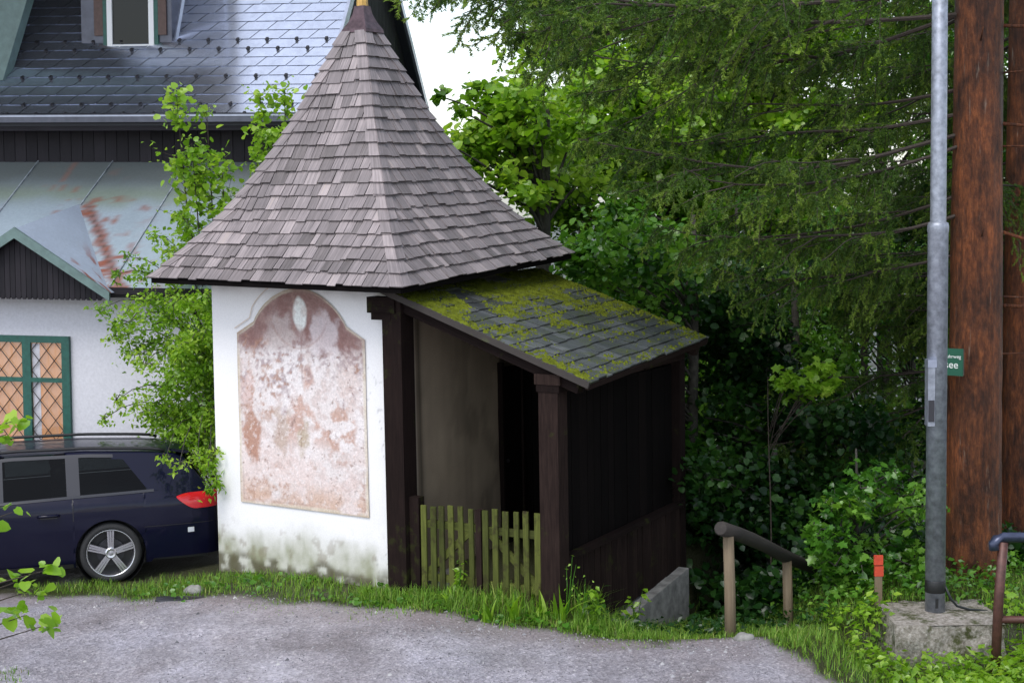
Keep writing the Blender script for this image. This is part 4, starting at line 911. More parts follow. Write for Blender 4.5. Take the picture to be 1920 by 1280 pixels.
# ------------------------------------------------------------------ foliage tools
def rotmats(n, r, up=.5, spread=1.0, az=None):
    """random leaf frames: axis a (length), b (width), c (normal)"""
    nrm = r.normal(0, spread, (n, 3)); nrm[:, 2] = np.abs(nrm[:, 2])+up; nrm /= np.linalg.norm(nrm, axis=1)[:, None]
    t = r.normal(0, 1, (n, 3)); t[:, 2] -= .55; a = t-(t*nrm).sum(1)[:, None]*nrm; a /= np.linalg.norm(a, axis=1)[:, None]+1e-9
    return a, np.cross(nrm, a), nrm
LEAF_A = (np.array([[0, 0, 0], [.38, .30, .05], [1, 0, -.10], [.38, -.30, .05]]), np.array([[0, 1, 2], [0, 2, 3]]))                                   # pointed oval
LEAF_R = (np.array([[0, 0, 0], [-.06, .30, .03], [.28, .52, .07], [.72, .36, .03], [1.02, 0, -.08], [.72, -.36, .03], [.28, -.52, .07], [-.06, -.30, .03]]),
          np.array([[0, 1, 2], [0, 2, 3], [0, 3, 4], [0, 4, 5], [0, 5, 6], [0, 6, 7]]))                                                              # heart / round leaf
LEAF_M = (np.array([[0, 0, 0], [.15, .52, .02], [.42, .30, .05], [.62, .55, 0], [.72, .22, .03], [1.05, 0, -.08], [.72, -.22, .03], [.62, -.55, 0], [.42, -.30, .05], [.15, -.52, .02]]),
          np.array([[0, 1, 2], [0, 2, 4], [2, 3, 4], [0, 4, 5], [0, 5, 6], [0, 6, 8], [6, 7, 8], [0, 8, 9]]))                                          # lobed leaf
def leaves(C, size, shape, r, up=.5, spread=1., tint=None):
    n = len(C); a, b, c = rotmats(n, r, up, spread); Tv, Tf = shape; k = len(Tv); s = size*r.uniform(.42, 1.3, n)
    V = C[:, None]+s[:, None, None]*(Tv[None, :, 0, None]*a[:, None]+Tv[None, :, 1, None]*b[:, None]+Tv[None, :, 2, None]*c[:, None])
    F = (Tf[None]+np.arange(n)[:, None, None]*k).reshape(-1, 3); t = r.random(n) if tint is None else np.clip(tint+r.normal(0, .14, n), 0, 1)
    return V.reshape(-1, 3), F, np.repeat(t, len(Tf))
class Crown:
    def __init__(s): s.V = []; s.F = []; s.T = []; s.n = 0
    def add(s, V, F, T): s.V.append(V); s.F.append(F+s.n); s.T.append(T); s.n += len(V)
    def build(s, name, mat, parent, **k): return raw(name, np.concatenate(s.V), np.concatenate(s.F), mat, parent, np.concatenate(s.T), **k)
def sprig(p0, p1, n, spread, r):
    """leaf centres along a bent twig"""
    t = r.random(n)**.8; mid = (p0+p1)/2+np.array([0, 0, .12*np.linalg.norm(p1-p0)])
    q = ((1-t)**2)[:, None]*p0+(2*t*(1-t))[:, None]*mid+(t**2)[:, None]*p1
    return q+r.normal(0, spread, (n, 3))*np.array([1, 1, .8])
def broad_tree(name, base, trunk_h, rad, clumps, label, mat, leaf, size, per, seed, spread=.16, group=None, cat='tree', lean=(0, 0), bark='grey_bark', crown='crown', up=.5, arch=.12, along=0):
    """clumps: list of (x,y,z,r): leaf masses carried by limbs that leave the trunk"""
    r = np.random.default_rng(seed); base = np.array(base, float); t = thing(name, base, label, cat, group)
    tp = base+np.array([lean[0], lean[1], trunk_h]); b = MB()
    path = [base+(tp-base)*q+np.array([.06*math.sin(q*5+seed), .06*math.cos(q*4+seed), 0])*trunk_h*.12 for q in np.linspace(0, 1, 7)]; path[0] = path[0]-np.array([0, 0, .4])
    b.tube(path, [rad*(1-.65*q) for q in np.linspace(0, 1, 7)], 9, t=.5); cr = Crown()
    for (x, y, z, R) in clumps:
        c = np.array([x, y, z]); q = np.clip((c[2]-.5-base[2])/trunk_h, .12, .97)*r.uniform(.8, 1.); st = base+(tp-base)*q
        mid = (st+c)/2+np.array([0, 0, arch*np.linalg.norm(c-st)])
        tq = np.linspace(0, 1, 7)[:, None]; curve = (1-tq)**2*st+2*tq*(1-tq)*mid+tq**2*c; b.tube(list(curve), list(np.linspace(rad*.30*(1-.5*q), .004 if along else .008, 7)), 5, False)
        if along:
            for w_ in r.uniform(.35, 1., along): cc = (1-w_)**2*st+2*w_*(1-w_)*mid+w_**2*c; e = cc+r.normal(0, .12, 3)-np.array([0, 0, .14]); cr.add(*leaves(sprig(cc, e, 7, .03, r), size, leaf, r, up, 1., tint=.6))
        ns = max(4, int(7*R/.4)); m = max(9, int(per*(R/.4)**2/ns))
        tb = .5+.25*r.normal()
        for _ in range(ns):
            d = r.normal(0, 1, 3); d /= np.linalg.norm(d); e = c+d*R*r.uniform(.6, 1.15)*np.array([1, 1, .8]); e[2] -= .1*R
            cr.add(*leaves(sprig(c, e, m, spread*R, r), size, leaf, r, up, 1., tint=tb+.12*d[2]+.1*r.normal()))
            if r.random() < .4: b.tube([c, (c+e)/2+np.array([0, 0, .05]), e], [.008, .006, .003], 3, False)
    b.build('trunk', M[bark], t, True); cr.build(crown, M[mat], t); return t
def clump_box(n, x, y, z, R, r, keep=None):
    out = []
    while len(out) < n:
        p = (r.uniform(*x), r.uniform(*y), r.uniform(*z), r.uniform(*R))
        if keep is None or keep(*p): out.append(p)
    return out

# ------------------------------------------------------------------ broad-leaved trees behind
R0 = np.random.default_rng(11)
def px2(px, py, Y): return ((px-960)/3039.3*Y+.0166*0, Y, 4.0869+(353.5-py)/3039.3*Y)
def clumps_px(pts, r, dy=.5):
    """(px,py,Y,R) list turned into clump centres at their own depth"""
    return [(*px2(a, b_, Y+r.uniform(-dy, dy)), R) for a, b_, Y, R in pts]
G1 = 'broad leaved trees behind the chapel'
# tree with large heart-shaped leaves right behind the chapel roof
pts = [(R0.uniform(850, 1040), R0.uniform(150, 390), 20.8, R0.uniform(.28, .45)) for _ in range(26)]
pts = [p for p in pts if p[1] > 130+max(0, 930-p[0])*.9] + [(845, 270, 20.3, .3), (880, 330, 20.3, .3), (900, 240, 20.5, .3), (960, 330, 20, .3), (985, 370, 19.8, .25), (1000, 180, 21, .4), (940, 200, 21, .35), (1090, 240, 21, .4), (1110, 330, 20.6, .35), (870, 210, 20.6, .2), (830, 180, 20.4, .13)]
broad_tree('linden_tree', (.45, 20.9, gz(.45, 20.9)), 5.0, .17, clumps_px(pts, R0), 'leafy tree with large heart shaped leaves right behind the chapel roof', 'leaf_bright', LEAF_R, .105, 190, 21, .26, G1)
SPEC = [((2.0, 24.0), (1000, 1330), (60, 420), 23.6, 30, 'bright leafy tree with slim trunk just right of the chapel roof', 'leaf_bright', LEAF_R, .10),
        ((1.2, 27.5), (930, 1240), (-120, 330), 27, 30, 'tall pale green tree above the porch with sky showing left of it', 'leaf_bright', LEAF_A, .13),
        ((3.9, 25.5), (1260, 1560), (-60, 470), 25, 44, 'slender green tree in the middle of the wood between chapel and pole', 'leaf_bright', LEAF_R, .10),
        ((6.2, 27.0), (1480, 1800), (-80, 520), 26.5, 44, 'bright green tree seen just left of the steel pole', 'leaf_bright', LEAF_A, .12),
        ((8.8, 26.0), (1700, 2050), (0, 700), 25.5, 40, 'leafy tree behind the spruce trunks at right edge', 'leaf_mid', LEAF_A, .12),
        ((3.3, 30.5), (1000, 1560), (-60, 420), 30, 50, 'farthest pale tree glimpsed through the gaps of the wood', 'leaf_bright', LEAF_A, .16)]
for i, ((bx, by), xr, yr, Y, n, lab, mt, lf, sz) in enumerate(SPEC):
    r = np.random.default_rng(100+i); n = int(n*1.5)
    pts = [(r.uniform(*xr), r.uniform(*yr), Y+r.uniform(-1.2, 1.2), r.uniform(.35, .65)) for _ in range(n)]
    pts = [p for p in pts if not (p[0] < 990+40*(p[1] < 60) and p[1] < 190)]
    z0 = gz(bx, by); broad_tree('broadleaf_tree', (bx, by, z0), px2(0, yr[0], Y)[2]-z0+.3, .14, clumps_px(pts, r, .3), lab, mt, lf, sz, 210, 200+i, .30, G1)
# dark understorey filling the ravine
UND = [((2.2, 19.6), (1090, 1300), (440, 900), 19.4, 30, 'dark leafy shrub growing close behind the porch side wall', 'leaf_mid', LEAF_R, .085),
       ((3.6, 20.6), (1260, 1480), (480, 1050), 20.2, 38, 'dark shrub in the ravine above the log handrail', 'leaf_dark', LEAF_R, .085),
       ((4.7, 21.5), (1440, 1700), (430, 1000), 21, 40, 'dark green thicket in the ravine left of the pole', 'leaf_mid', LEAF_A, .11),
       ((3.05, 18.7), (1285, 1500), (890, 1090), 18.5, 26, 'low dark shrub behind the log handrail posts', 'leaf_dark', LEAF_R, .08),
       ((4.3, 19.4), (1480, 1700), (800, 1010), 19.2, 22, 'low dark shrub behind the bramble bush', 'leaf_dark', LEAF_R, .08),
       ((3.2, 23.0), (1060, 1420), (380, 900), 22.5, 46, 'deep shaded tree low behind the porch roof', 'leaf_mid', LEAF_A, .12),
       ((5.8, 23.5), (1400, 1760), (480, 1000), 23.2, 46, 'shaded tree deep in the ravine behind the thicket', 'leaf_mid', LEAF_A, .12),
       ((6.9, 20.5), (1700, 2000), (380, 1050), 20.3, 34, 'dark bush between the pole and the spruce trunks', 'leaf_dark', LEAF_A, .1),
       ((2.9, 26.5), (1060, 1500), (400, 950), 26, 40, 'shaded foliage farthest down the ravine', 'leaf_mid', LEAF_A, .15)]
for i, ((bx, by), xr, yr, Y, n, lab, mt, lf, sz) in enumerate(UND):
    r = np.random.default_rng(300+i); z0 = gz(bx, by)
    pts = [(r.uniform(*xr), r.uniform(*yr), Y+r.uniform(-.8, .8), r.uniform(.30, .55)) for _ in range(n)]
    cl = [(x, y, max(z, gz(x, y)+.25), R) for x, y, z, R in clumps_px(pts, r, .3)]
    broad_tree('ravine_shrub', (bx, by, z0), px2(0, yr[0], Y)[2]-z0+.2, .09, cl, lab, mt, lf, sz, 210, 400+i, .32, 'shrubs filling the dark ravine', 'shrub')
# ------------------------------------------------------------------ spruces
def limb_mesh(L, seed, droop=.10, dens=1.0, width=.55):
    """one spruce limb along +X: forked woody axis, side branchlets and hanging needle twigs"""
    r = np.random.default_rng(seed); wood = MB(); Cn, Dn, Tn = [], [], []
    w1, w2, w3 = r.uniform(0, 6, 3)
    ax0 = lambda t: np.array([L*t, .05*L*math.sin(t*4+w1)+.02*L*math.sin(t*11+w2)-.05*L*math.sin(w1)*(1-t)-.02*L*math.sin(w2)*(1-t), -droop*L*math.sin(t*2.2)+.02*L*math.sin(t*7+w3)*t+.06*L*t**3])
    axes = [(ax0, L, .021*L/4)]
    for k in range(5):
        t0 = .16+.15*k+r.uniform(-.04, .04); ya = (1 if k % 2 else -1)*r.uniform(.35, .75); l2 = L*(1-t0)*r.uniform(.55, .8); p = ax0(t0); pz = r.uniform(-.28, .05); wv = r.uniform(0, 6)
        axes.append((lambda t, p=p, ya=ya, l2=l2, pz=pz, wv=wv: p+np.array([l2*t*math.cos(ya), l2*t*math.sin(ya)+.03*l2*math.sin(t*6+wv)*t, l2*(pz*t-.10*t*t+.03*math.sin(t*8+wv)*t)]), l2, .009*L/4))
    for ai, (ax, LL, rad) in enumerate(axes):
        wood.tube([ax(t) for t in np.linspace(0, 1, 10)], [rad*(1-.88*t)+.003 for t in np.linspace(0, 1, 10)], 6, False)
        nb = int(13*LL*dens)
        for i in range(nb):
            t = (.20 if ai == 0 else .05)+(.80 if ai == 0 else .95)*(i+r.random())/nb
            if fbm(np.array(t*LL*1.3+seed), np.array(ai*3.), seed, 2, 1.5) < .45: continue
            s = 1 if i % 2 else -1; ln = width*(1.15-.75*t)*r.uniform(.45, 1.4)*(1 if ai == 0 else .8); p0 = ax(t); ta = np.array(ax(min(1, t+.02)))-np.array(ax(t-.02)); ta /= np.linalg.norm(ta); sdv = np.cross(ta, [0, 0, 1.]); sdv /= np.linalg.norm(sdv)
            d = ta*r.uniform(.3, 1.)+sdv*s*r.uniform(.25, 1)+np.array([0, 0, r.uniform(-.75, .5)]); d /= np.linalg.norm(d); dp = r.uniform(.25, .65)
            q = lambda w_: p0+d*ln*w_+np.array([0, 0, -dp*ln*w_*w_])
            wood.tube([q(0), q(.5), q(1)], [.005, .004, .002], 3, False)
            nt2 = int(7+ln*22); tb = r.normal(.42, .16)
            for j in range(nt2):
                w_ = (j+r.random())/nt2; a = q(w_); tl_ = r.uniform(.05, .15)*(1.15-.5*w_); dd = d*r.uniform(.1, .8)+np.array([r.normal(0, .45), r.normal(0, .45), -r.uniform(-.15, 1.0)]); dd /= np.linalg.norm(dd)
                m = int(20+tl_*200); tt = r.random(m)*tl_; Cn.append(a+dd*tt[:, None]+np.array([0, 0, -1.])*(tt**2*1.2)[:, None]); Dn.append(np.repeat(dd[None], m, 0)); Tn.append(np.full(m, tb+.16*w_+(.24 if w_ > .78 else 0)))
    C = np.concatenate(Cn); D = np.concatenate(Dn); n = len(C); k = r.normal(0, 1, (n, 3)); k -= (k*D).sum(1)[:, None]*D; k /= np.linalg.norm(k, axis=1)[:, None]
    nd = D*.75+k*.75; ln = r.uniform(.019, .034, n); sd = np.cross(nd, r.normal(0, 1, (n, 3))); sd /= np.linalg.norm(sd, axis=1)[:, None]
    V = np.stack([C+sd*.0041, C-sd*.0041, C+nd*ln[:, None]], 1).reshape(-1, 3); F = np.arange(3*n).reshape(-1, 3)
    return wood, V, F, np.clip(np.concatenate(Tn)+.12*r.normal(0, 1, n), 0, 1)
PROTO = []
for i, (L, dr_, w_) in enumerate([(4.2, .06, .62), (4.2, .12, .70), (3.2, .10, .62), (3.2, .16, .55)]):
    wood, V, F, lt = limb_mesh(L, 500+i, dr_, 1.0, w_)
    wo_ = wood.build('limb', M['twig']); no_ = raw('needles', V, F, M['needle'], None, lt)
    PROTO.append((L, wo_.data, no_.data)); bpy.data.objects.remove(wo_); bpy.data.objects.remove(no_)
def spruce(base, r0, h, label, limbs, seed, lean=(0, 0)):
    base = np.array(base, float); t = thing('spruce_tree', base, label, 'tree', 'spruce trees at the right edge'); n = 16; m = 60; V = []
    for i in range(m):
        q = (i/(m-1))**1.5; z = -.5+q*(h+.5); rr = r0*np.interp(z, [0, 7.5, h], [1, .78, .06])*(1+.20*math.exp(-max(0, z+.2)/.4))
        for k in range(n):
            a = 2*math.pi*k/n; d = 1+.05*mnoise.noise(Vector((math.cos(a)*2, math.sin(a)*2, z*.9+seed)))+.025*mnoise.noise(Vector((math.cos(a)*6, math.sin(a)*6, z*4)))
            V.append(base+np.array([math.cos(a)*rr*d+lean[0]*z, math.sin(a)*rr*d+lean[1]*z, z]))
    F = [(i*n+k, i*n+(k+1) % n, (i+1)*n+(k+1) % n, (i+1)*n+k) for i in range(m-1) for k in range(n)]
    raw('trunk', np.array(V), F, M['bark'], t, smooth=True)
    for (z, az, L, tiltd, proto, roll) in limbs:
        PL, wd, nd = PROTO[proto]; s = L/PL; ro = bpy.data.objects.new('limb', wd); COL.objects.link(ro); ro.parent = t
        ro.matrix_local = Matrix.Translation((math.cos(az)*r0*.55*(1-z/h)+lean[0]*z, math.sin(az)*r0*.55*(1-z/h)+lean[1]*z, z)) @ Matrix.Rotation(az, 4, 'Z') @ Matrix.Rotation(-tiltd, 4, 'Y') @ Matrix.Rotation(roll, 4, 'X') @ Matrix.Diagonal((s, .6+.4*s, .6+.4*s, 1))
        no = bpy.data.objects.new('needles', nd); COL.objects.link(no); no.parent = ro
    return t
def stub(t, base, z, az, L, rise, rad=.016):
    base = np.array(base, float); d = np.array([math.cos(az), math.sin(az), rise]); p = base+np.array([0, 0, z])
    b = MB(); b.tube([p+d*.15, p+d*(.15+L*.5)+np.array([0, 0, -.03]), p+d*(.15+L)+np.array([0, 0, -.10*L])], [rad, rad*.7, rad*.3], 6); b.build('dead_branch', M['bark'], t, True)
PI = math.pi
sb1 = (4.69, 16.35, gz(4.7, 16.35)-.05)
main_limbs = [(5.72, PI+.03, 5.2, .07, 0, 0), (6.0, PI+.26, 5.3, .04, 1, .2), (6.1, PI-.14, 5.5, .05, 2, -.2), (6.4, PI+.12, 5.4, .03, 3, 0), (5.75, PI-.42, 4.4, .05, 3, .2),
              (4.55, PI+.04, 3.9, .04, 1, 0), (4.75, PI-.30, 3.7, .03, 2, .3), (4.45, PI+.42, 3.3, .02, 3, 0),
              (3.95, PI-.10, 3.1, .0, 3, 0), (3.75, PI+.25, 2.7, -.05, 0, 0), (3.35, PI-.30, 2.6, -.02, 2, 0)]
r = np.random.default_rng(77)
for z in np.arange(7.3, 13.5, .8):
    for k in range(3): main_limbs.append((z+r.uniform(-.15, .15), r.uniform(0, 2*PI) if k else PI+r.uniform(-.5, .5), max(1.2, 4.6*(1-(z-6)/9))*r.uniform(.8, 1.1), r.uniform(-.05, .12), int(r.integers(0, 4)), r.uniform(-.3, .3)))
for z in np.arange(4.2, 6.6, .8):
    for k in range(1): main_limbs.append((z, r.uniform(.1, PI*.8), 3.6*r.uniform(.8, 1.1), r.uniform(-.1, .05), int(r.integers(0, 4)), 0))
s1 = spruce(sb1, .285, 15, 'nearest spruce with reddish brown trunk and green sign', main_limbs, 1.0, (.002, 0))
for z, az, L, ri in ((5.6, .1, 1.2, .02), (4.65, .0, 1.1, -.05), (4.4, -.2, .9, .05), (3.63, -.1, 1.0, -.28), (2.82, .05, 1.2, -.02), (2.9, -.15, .9, .03), (2.3, .2, .5, .1), (5.1, -.3, .7, .15), (5.3, PI*1.45, .25, .7), (3.4, PI*1.48, .22, .6)): stub(s1, sb1, z, az, L, ri, .022 if L > .9 else .013)
sb2 = (5.66, 17.9, gz(5.66, 17.9)-.05)
limbs2 = []
for z in np.arange(3.4, 12.5, .8):
    for k in range(3): limbs2.append((z+r.uniform(-.2, .2), r.uniform(-.4, PI*.85), max(1.2, 3.6*(1-(z-4)/11))*r.uniform(.7, 1.1), r.uniform(-.15, .08), int(r.integers(0, 4)), r.uniform(-.3, .3)))
spruce(sb2, .23, 14, 'second spruce with dark trunk at the very right edge', limbs2, 5.0)
sb3 = (6.6, 19.5, gz(6.6, 19.5)-.05)
limbs3 = []
for z in np.arange(3.4, 12.5, 1.15):
    for k in range(2): limbs3.append((z+r.uniform(-.2, .2), r.uniform(PI*.6, PI*1.15), max(1.2, 4.4*(1-(z-2)/12))*r.uniform(.8, 1.1), r.uniform(-.18, .02), int(r.integers(0, 4)), r.uniform(-.3, .3)))
spruce(sb3, .2, 14, 'third spruce whose low green branches fill the gap left of the pole', limbs3, 9.0)
# green trail sign on the trunk
sgn_n = np.array([-.62, -.785, 0]); sgn_r = np.array([.785, -.62, 0])
SC = np.array([4.375, 16.02, 2.30+.0]); sg_ = thing('trail_sign', SC, 'small green sign with white lettering on the spruce trunk', 'sign')
def SP(a, n, z): return SC+sgn_r*a+sgn_n*n+np.array([0, 0, z])
MB().box(-.26, .115, 0, .018, -.135, .135, SP).build('sign_board', M['sign_green'], sg_)
MB().box(-.26, .115, -.02, -.001, -.13, .13, SP).build('sign_back', M['brown_trim'], sg_)
def text(s, a, z, size, name):
    c = bpy.data.curves.new(name, 'FONT'); c.body = s; c.size = size; c.align_x = 'RIGHT'; c.extrude = .001; o = bpy.data.objects.new('tmp', c); COL.objects.link(o)
    bpy.context.view_layer.update(); me = bpy.data.meshes.new_from_object(o.evaluated_get(bpy.context.evaluated_depsgraph_get())); bpy.data.objects.remove(o); bpy.data.curves.remove(c)
    V = np.array([v.co[:] for v in me.vertices]); F = [tuple(p.vertices) for p in me.polygons]
    V = np.array([SP(a+v[0], .0205+v[2], z+v[1]) for v in V]); raw(name, V, F, M['sign_white'], sg_)
text('Aussee', .07, -.06, .105, 'lettering'); text('te Fuhrweg', .098, .04, .05, 'lettering')

# ------------------------------------------------------------------ shrubs on the left
r = np.random.default_rng(31)
pts = []
for _ in range(70):
    a = r.random(); px = 395-a**1.2*215*r.random()**.6; py = r.uniform(545, 880)
    if px < 300 and py > 640+(px-170)*1.3: continue
    pts.append((px, py, 19.3-.9*r.random(), r.uniform(.14, .28)))
pts += [(190, 565, 18.9, .16), (210, 740, 18.8, .14), (185, 775, 18.8, .10), (220, 600, 19, .18), (250, 560, 19, .2), (235, 650, 18.9, .12), (325, 865, 17.5, .13), (385, 870, 17.4, .14), (360, 850, 17.5, .16), (395, 900, 17.35, .10), (300, 850, 17.6, .10), (400, 840, 17.45, .12), (378, 915, 17.3, .06), (300, 430, 19.6, .18), (330, 470, 19.6, .22), (270, 500, 19.5, .16), (350, 400, 19.7, .2), (380, 700, 19, .3), (385, 800, 19, .3), (370, 620, 19, .3), (400, 600, 19.2, .3), (340, 790, 19, .2), (250, 470, 19.5, .12), (225, 500, 19.4, .10)]
broad_tree('willow_shrub', (-3.72, 19.95, gz(-3.72, 19.95)), 2.6, .05, clumps_px(pts, r, .1), 'fine leaved arching shrub hanging over the car beside the chapel', 'leaf_bright', LEAF_A, .066, 420, 32, .30, None, 'shrub', up=.2, arch=.45, along=9)
def shoots(name, base, tips, label, size, seed, mat='leaf_bright'):
    r = np.random.default_rng(seed); t = thing(name, base, label, 'shrub', 'tall shoots behind the chapel'); b = MB(); cr = Crown(); base = np.array(base, float)
    for (px, py, Y, wd) in tips:
        tip = np.array(px2(px, py, Y)); mid = (base+tip)/2; mid[:2] = tip[:2]*.75+base[:2]*.25; P = [base+(mid-base)*q for q in np.linspace(0, 1, 4)]+[mid+(tip-mid)*q for q in np.linspace(.2, 1, 5)]
        b.tube(P, list(np.linspace(.022, .004, len(P))), 5, False)
        for q in np.linspace(.0, 1., 26):
            c = mid+(tip-mid)*q; w_ = wd*(1-.6*q)
            for _ in range(int(r.integers(0, 6))):
                d = r.normal(0, 1, 3); d[2] = abs(d[2])*.4; e = c+d/np.linalg.norm(d)*w_*r.uniform(.3, 1.7); b.tube([c, e], [.004, .002], 3, False)
                cr.add(*leaves(sprig(c, e, 8, .06, r), size*r.uniform(.7, 1.25), LEAF_R, r, .35, 1., tint=r.uniform(.4, .95)))
    b.build('stems', M['twig'], t); cr.build('foliage', M[mat], t)
shoots('hazel_shrub', (-3.55, 20.6, gz(-3.55, 20.6)), [(345, 175, 19.9, .42), (400, 205, 20, .40), (425, 300, 19.8, .45), (370, 260, 19.8, .42), (440, 360, 19.7, .42)], 'tall bright shoot with round leaves standing up before the house eave', .072, 41)
shoots('hazel_shrub', (-2.85, 20.8, gz(-2.85, 20.8)), [(545, 165, 20.4, .38), (500, 180, 20.4, .26), (520, 250, 20.3, .36), (490, 290, 20.3, .16), (605, 140, 20.6, .10)], 'bright leafy shoot just left of the chapel roof edge', .07, 42)
# foreground bush at the left edge
fb = thing('foreground_bush', (-3.2, 8.4, 0), 'out of focus leafy twigs poking in at the left edge', 'shrub'); b = MB(); cr = Crown(); r = np.random.default_rng(51)
for (px, py, n) in ((75, 1060, 3), (40, 1100, 9), (60, 1170, 10), (20, 1150, 9), (5, 1085, 7), (15, 775, 6), (2, 800, 4), (5, 950, 3)):
    tip = np.array(px2(px, py, 8.6)); st = np.array([-3.2, 8.4, tip[2]-.25]); b.tube([np.array([-3.2, 8.4, 0]), st, (st+tip)/2+np.array([0, 0, .05]), tip], [.014, .009, .005, .002], 5, False)
    cr.add(*leaves(tip+r.normal(0, .035, (n+3, 3)), .068, LEAF_R, r, .35, .9, tint=.6))
for _ in range(60):
    c = np.array([-3.3+r.normal(0, .18), 8.4+r.normal(0, .2), r.uniform(.4, 3.2)]); cr.add(*leaves(c+r.normal(0, .09, (9, 3)), .085, LEAF_R, r, .35, .7, tint=.5))
b.build('stems', M['twig'], fb); cr.build('foliage', M['leaf_bright'], fb)

# ------------------------------------------------------------------ undergrowth
r = np.random.default_rng(61)
pts = [(r.uniform(1530, 1740), r.uniform(905, 1130), 16.6-1.2*r.random(), r.uniform(.16, .30)) for _ in range(44)]; pts = [p for p in pts if p[1] > 905+max(0, 1640-p[0])*.55]
pts += [(1520, 1010, 15.8, .15), (1555, 970, 16, .16), (1600, 935, 16.4, .18), (1640, 915, 16.4, .2), (1690, 900, 16.6, .22), (1570, 1080, 15.6, .2)]
broad_tree('bramble_bush', (3.55, 16.6, gz(3.55, 16.6)), 1.3, .03, clumps_px(pts, r, .1), 'leafy bramble bush around the orange stake left of the pole', 'leaf_mid', LEAF_M, .085, 130, 62, .24, None, 'bush', up=.6)
pts = [(r.uniform(1470, 1580), r.uniform(700, 745), 17, .13) for _ in range(9)]
broad_tree('maple_sapling', (2.75, 17.25, gz(2.75, 17.25)), px2(0, 720, 17)[2]-gz(2.75, 17.25), .011, clumps_px(pts, r, .1), 'small sapling with vivid yellow green leaves in front of the dark ravine', 'leaf_bright', LEAF_M, .10, 60, 63, .24, None, 'sapling', up=.9, bark='twig')
def blades(P, h, wd, r, lean=.5, seg=3):
    n = len(P); h = h*(.35+1.1*fbm(P[:, 0], P[:, 1], 15, 3, 2.6))*(.35+.65*sstep(-.1, .45, P[:, 1]-edge_y(P[:, 0]))) if n > 100 else h; az = r.uniform(0, 2*PI, n); ln = np.abs(r.normal(0, lean, n)); d = np.stack([np.cos(az), np.sin(az), 0*az], 1); s = np.stack([-np.sin(az), np.cos(az), 0*az], 1); hh = h*r.uniform(.55, 1.3, n); V = []
    for i in range(seg+1):
        t = i/seg; c = P+d*(ln*hh*t*t)[:, None]+np.array([0, 0, 1.])*(hh*(t-.28*ln*t*t))[:, None]; w_ = wd*(1-t**1.6)*.5+.0004
        V += [c-s*(w_ if np.isscalar(w_) else w_[:, None]), c+s*(w_ if np.isscalar(w_) else w_[:, None])]
    V = np.stack(V, 1); k = 2*(seg+1); F = np.concatenate([np.array([[2*i, 2*i+1, 2*i+3, 2*i+2]]) for i in range(seg)]); F = (F[None]+np.arange(n)[:, None, None]*k).reshape(-1, 4)
    return V.reshape(-1, 3), F, np.repeat(np.clip(r.normal(.5, .26, n), 0, 1), seg)
def scatter(n, x, y, keep, r):
    out = []
    while sum(map(len, out)) < n:
        X = r.uniform(*x, n*2); Y = r.uniform(*y, n*2); k = keep(X, Y); out.append(np.stack([X[k], Y[k]], 1))
    P = np.concatenate(out)[:n]; return np.column_stack([P, hgt(P[:, 0], P[:, 1])-.008])
def in_uv(X, Y, lo=-1.25, hi=3.05):
    u = (X-CH[0])*CU[0]+(Y-CH[1])*CU[1]; v = (X-CH[0])*CV[0]+(Y-CH[1])*CV[1]; return (u > -1.22) & (u < 3.1) & (v > -1.22)
def by_wall(X, Y):
    u = (X-CH[0])*CU[0]+(Y-CH[1])*CU[1]; v = (X-CH[0])*CV[0]+(Y-CH[1])*CV[1]; return (u > 2.9) & (u < 3.75) & (v > -.35) & (v < 1.6)
def verge_keep(X, Y):
    d = Y-edge_y(X)+.45*(fbm(X+40, Y, 9, 4, 1.6)-.5); p = (.10*sstep(-.75, -.1, d)*sstep(.5, .6, fbm(X, Y, 17, 2, 1.1))+.9*sstep(-.15, .30, d))*np.clip(fbm(X, Y, 14, 3, 2.)*1.9-.25, .1, 1); return (r.random(len(X)) < p) & ~in_uv(X, Y) & (Y < 17.6)
cr = Crown()
cr.add(*blades(scatter(15000, (-5.4, 2.6), (14.0, 17.4), verge_keep, r), .10, .007, r, .6))
cr.add(*blades(scatter(4200, (-1.6, 1.1), (14.6, 16.3), verge_keep, r), .19, .010, r, .6))
cr.add(*blades(scatter(9000, (2.3, 5.6), (12.2, 16.6), lambda X, Y: (Y > edge_y(X)-.1) & ((np.abs(X-3.93) > .5) | (np.abs(Y-14.75) > .4)), r), .12, .008, r, .6))
cr.add(*blades(scatter(3500, (1.0, 3.4), (14.4, 18), lambda X, Y: ~in_uv(X, Y) & ~by_wall(X, Y) & (Y > edge_y(X)), r), .13, .008, r, .6))
cr.add(*blades(scatter(1500, (-6, -3.6), (12.3, 13.8), lambda X, Y: X < -4.2+.0*Y, r), .16, .009, r, .5))
tag(raw('grass', np.concatenate(cr.V), np.concatenate(cr.F), M['grass'], None, np.concatenate(cr.T)), 'short wet grass along the gravel edge', 'grass', kind='stuff')
def herbs(C, size, shape, per, r, mat, name, label, up=.6, rise=.1, sp=.07):
    cr = Crown()
    for c in C:
        n = int(r.integers(per[0], per[1])); q = c+np.column_stack([r.normal(0, sp, n), r.normal(0, sp, n), r.uniform(.02, rise, n)]); cr.add(*leaves(q, size, shape, r, up, .8, tint=r.uniform(.35, .75)))
    return tag(cr.build(name, M[mat], None), label, 'plants', kind='stuff')
herbs(scatter(520, (2.9, 5.5), (12.6, 14.9), lambda X, Y: (X > 3.0+(14.2-Y)*.25) & ((np.abs(X-3.93) > .52) | (np.abs(Y-14.75) > .45)), r), .085, LEAF_A, (5, 10), r, 'leaf_bright', 'ground_cover', 'low leafy ground cover around the concrete block', .8, .26, .08)
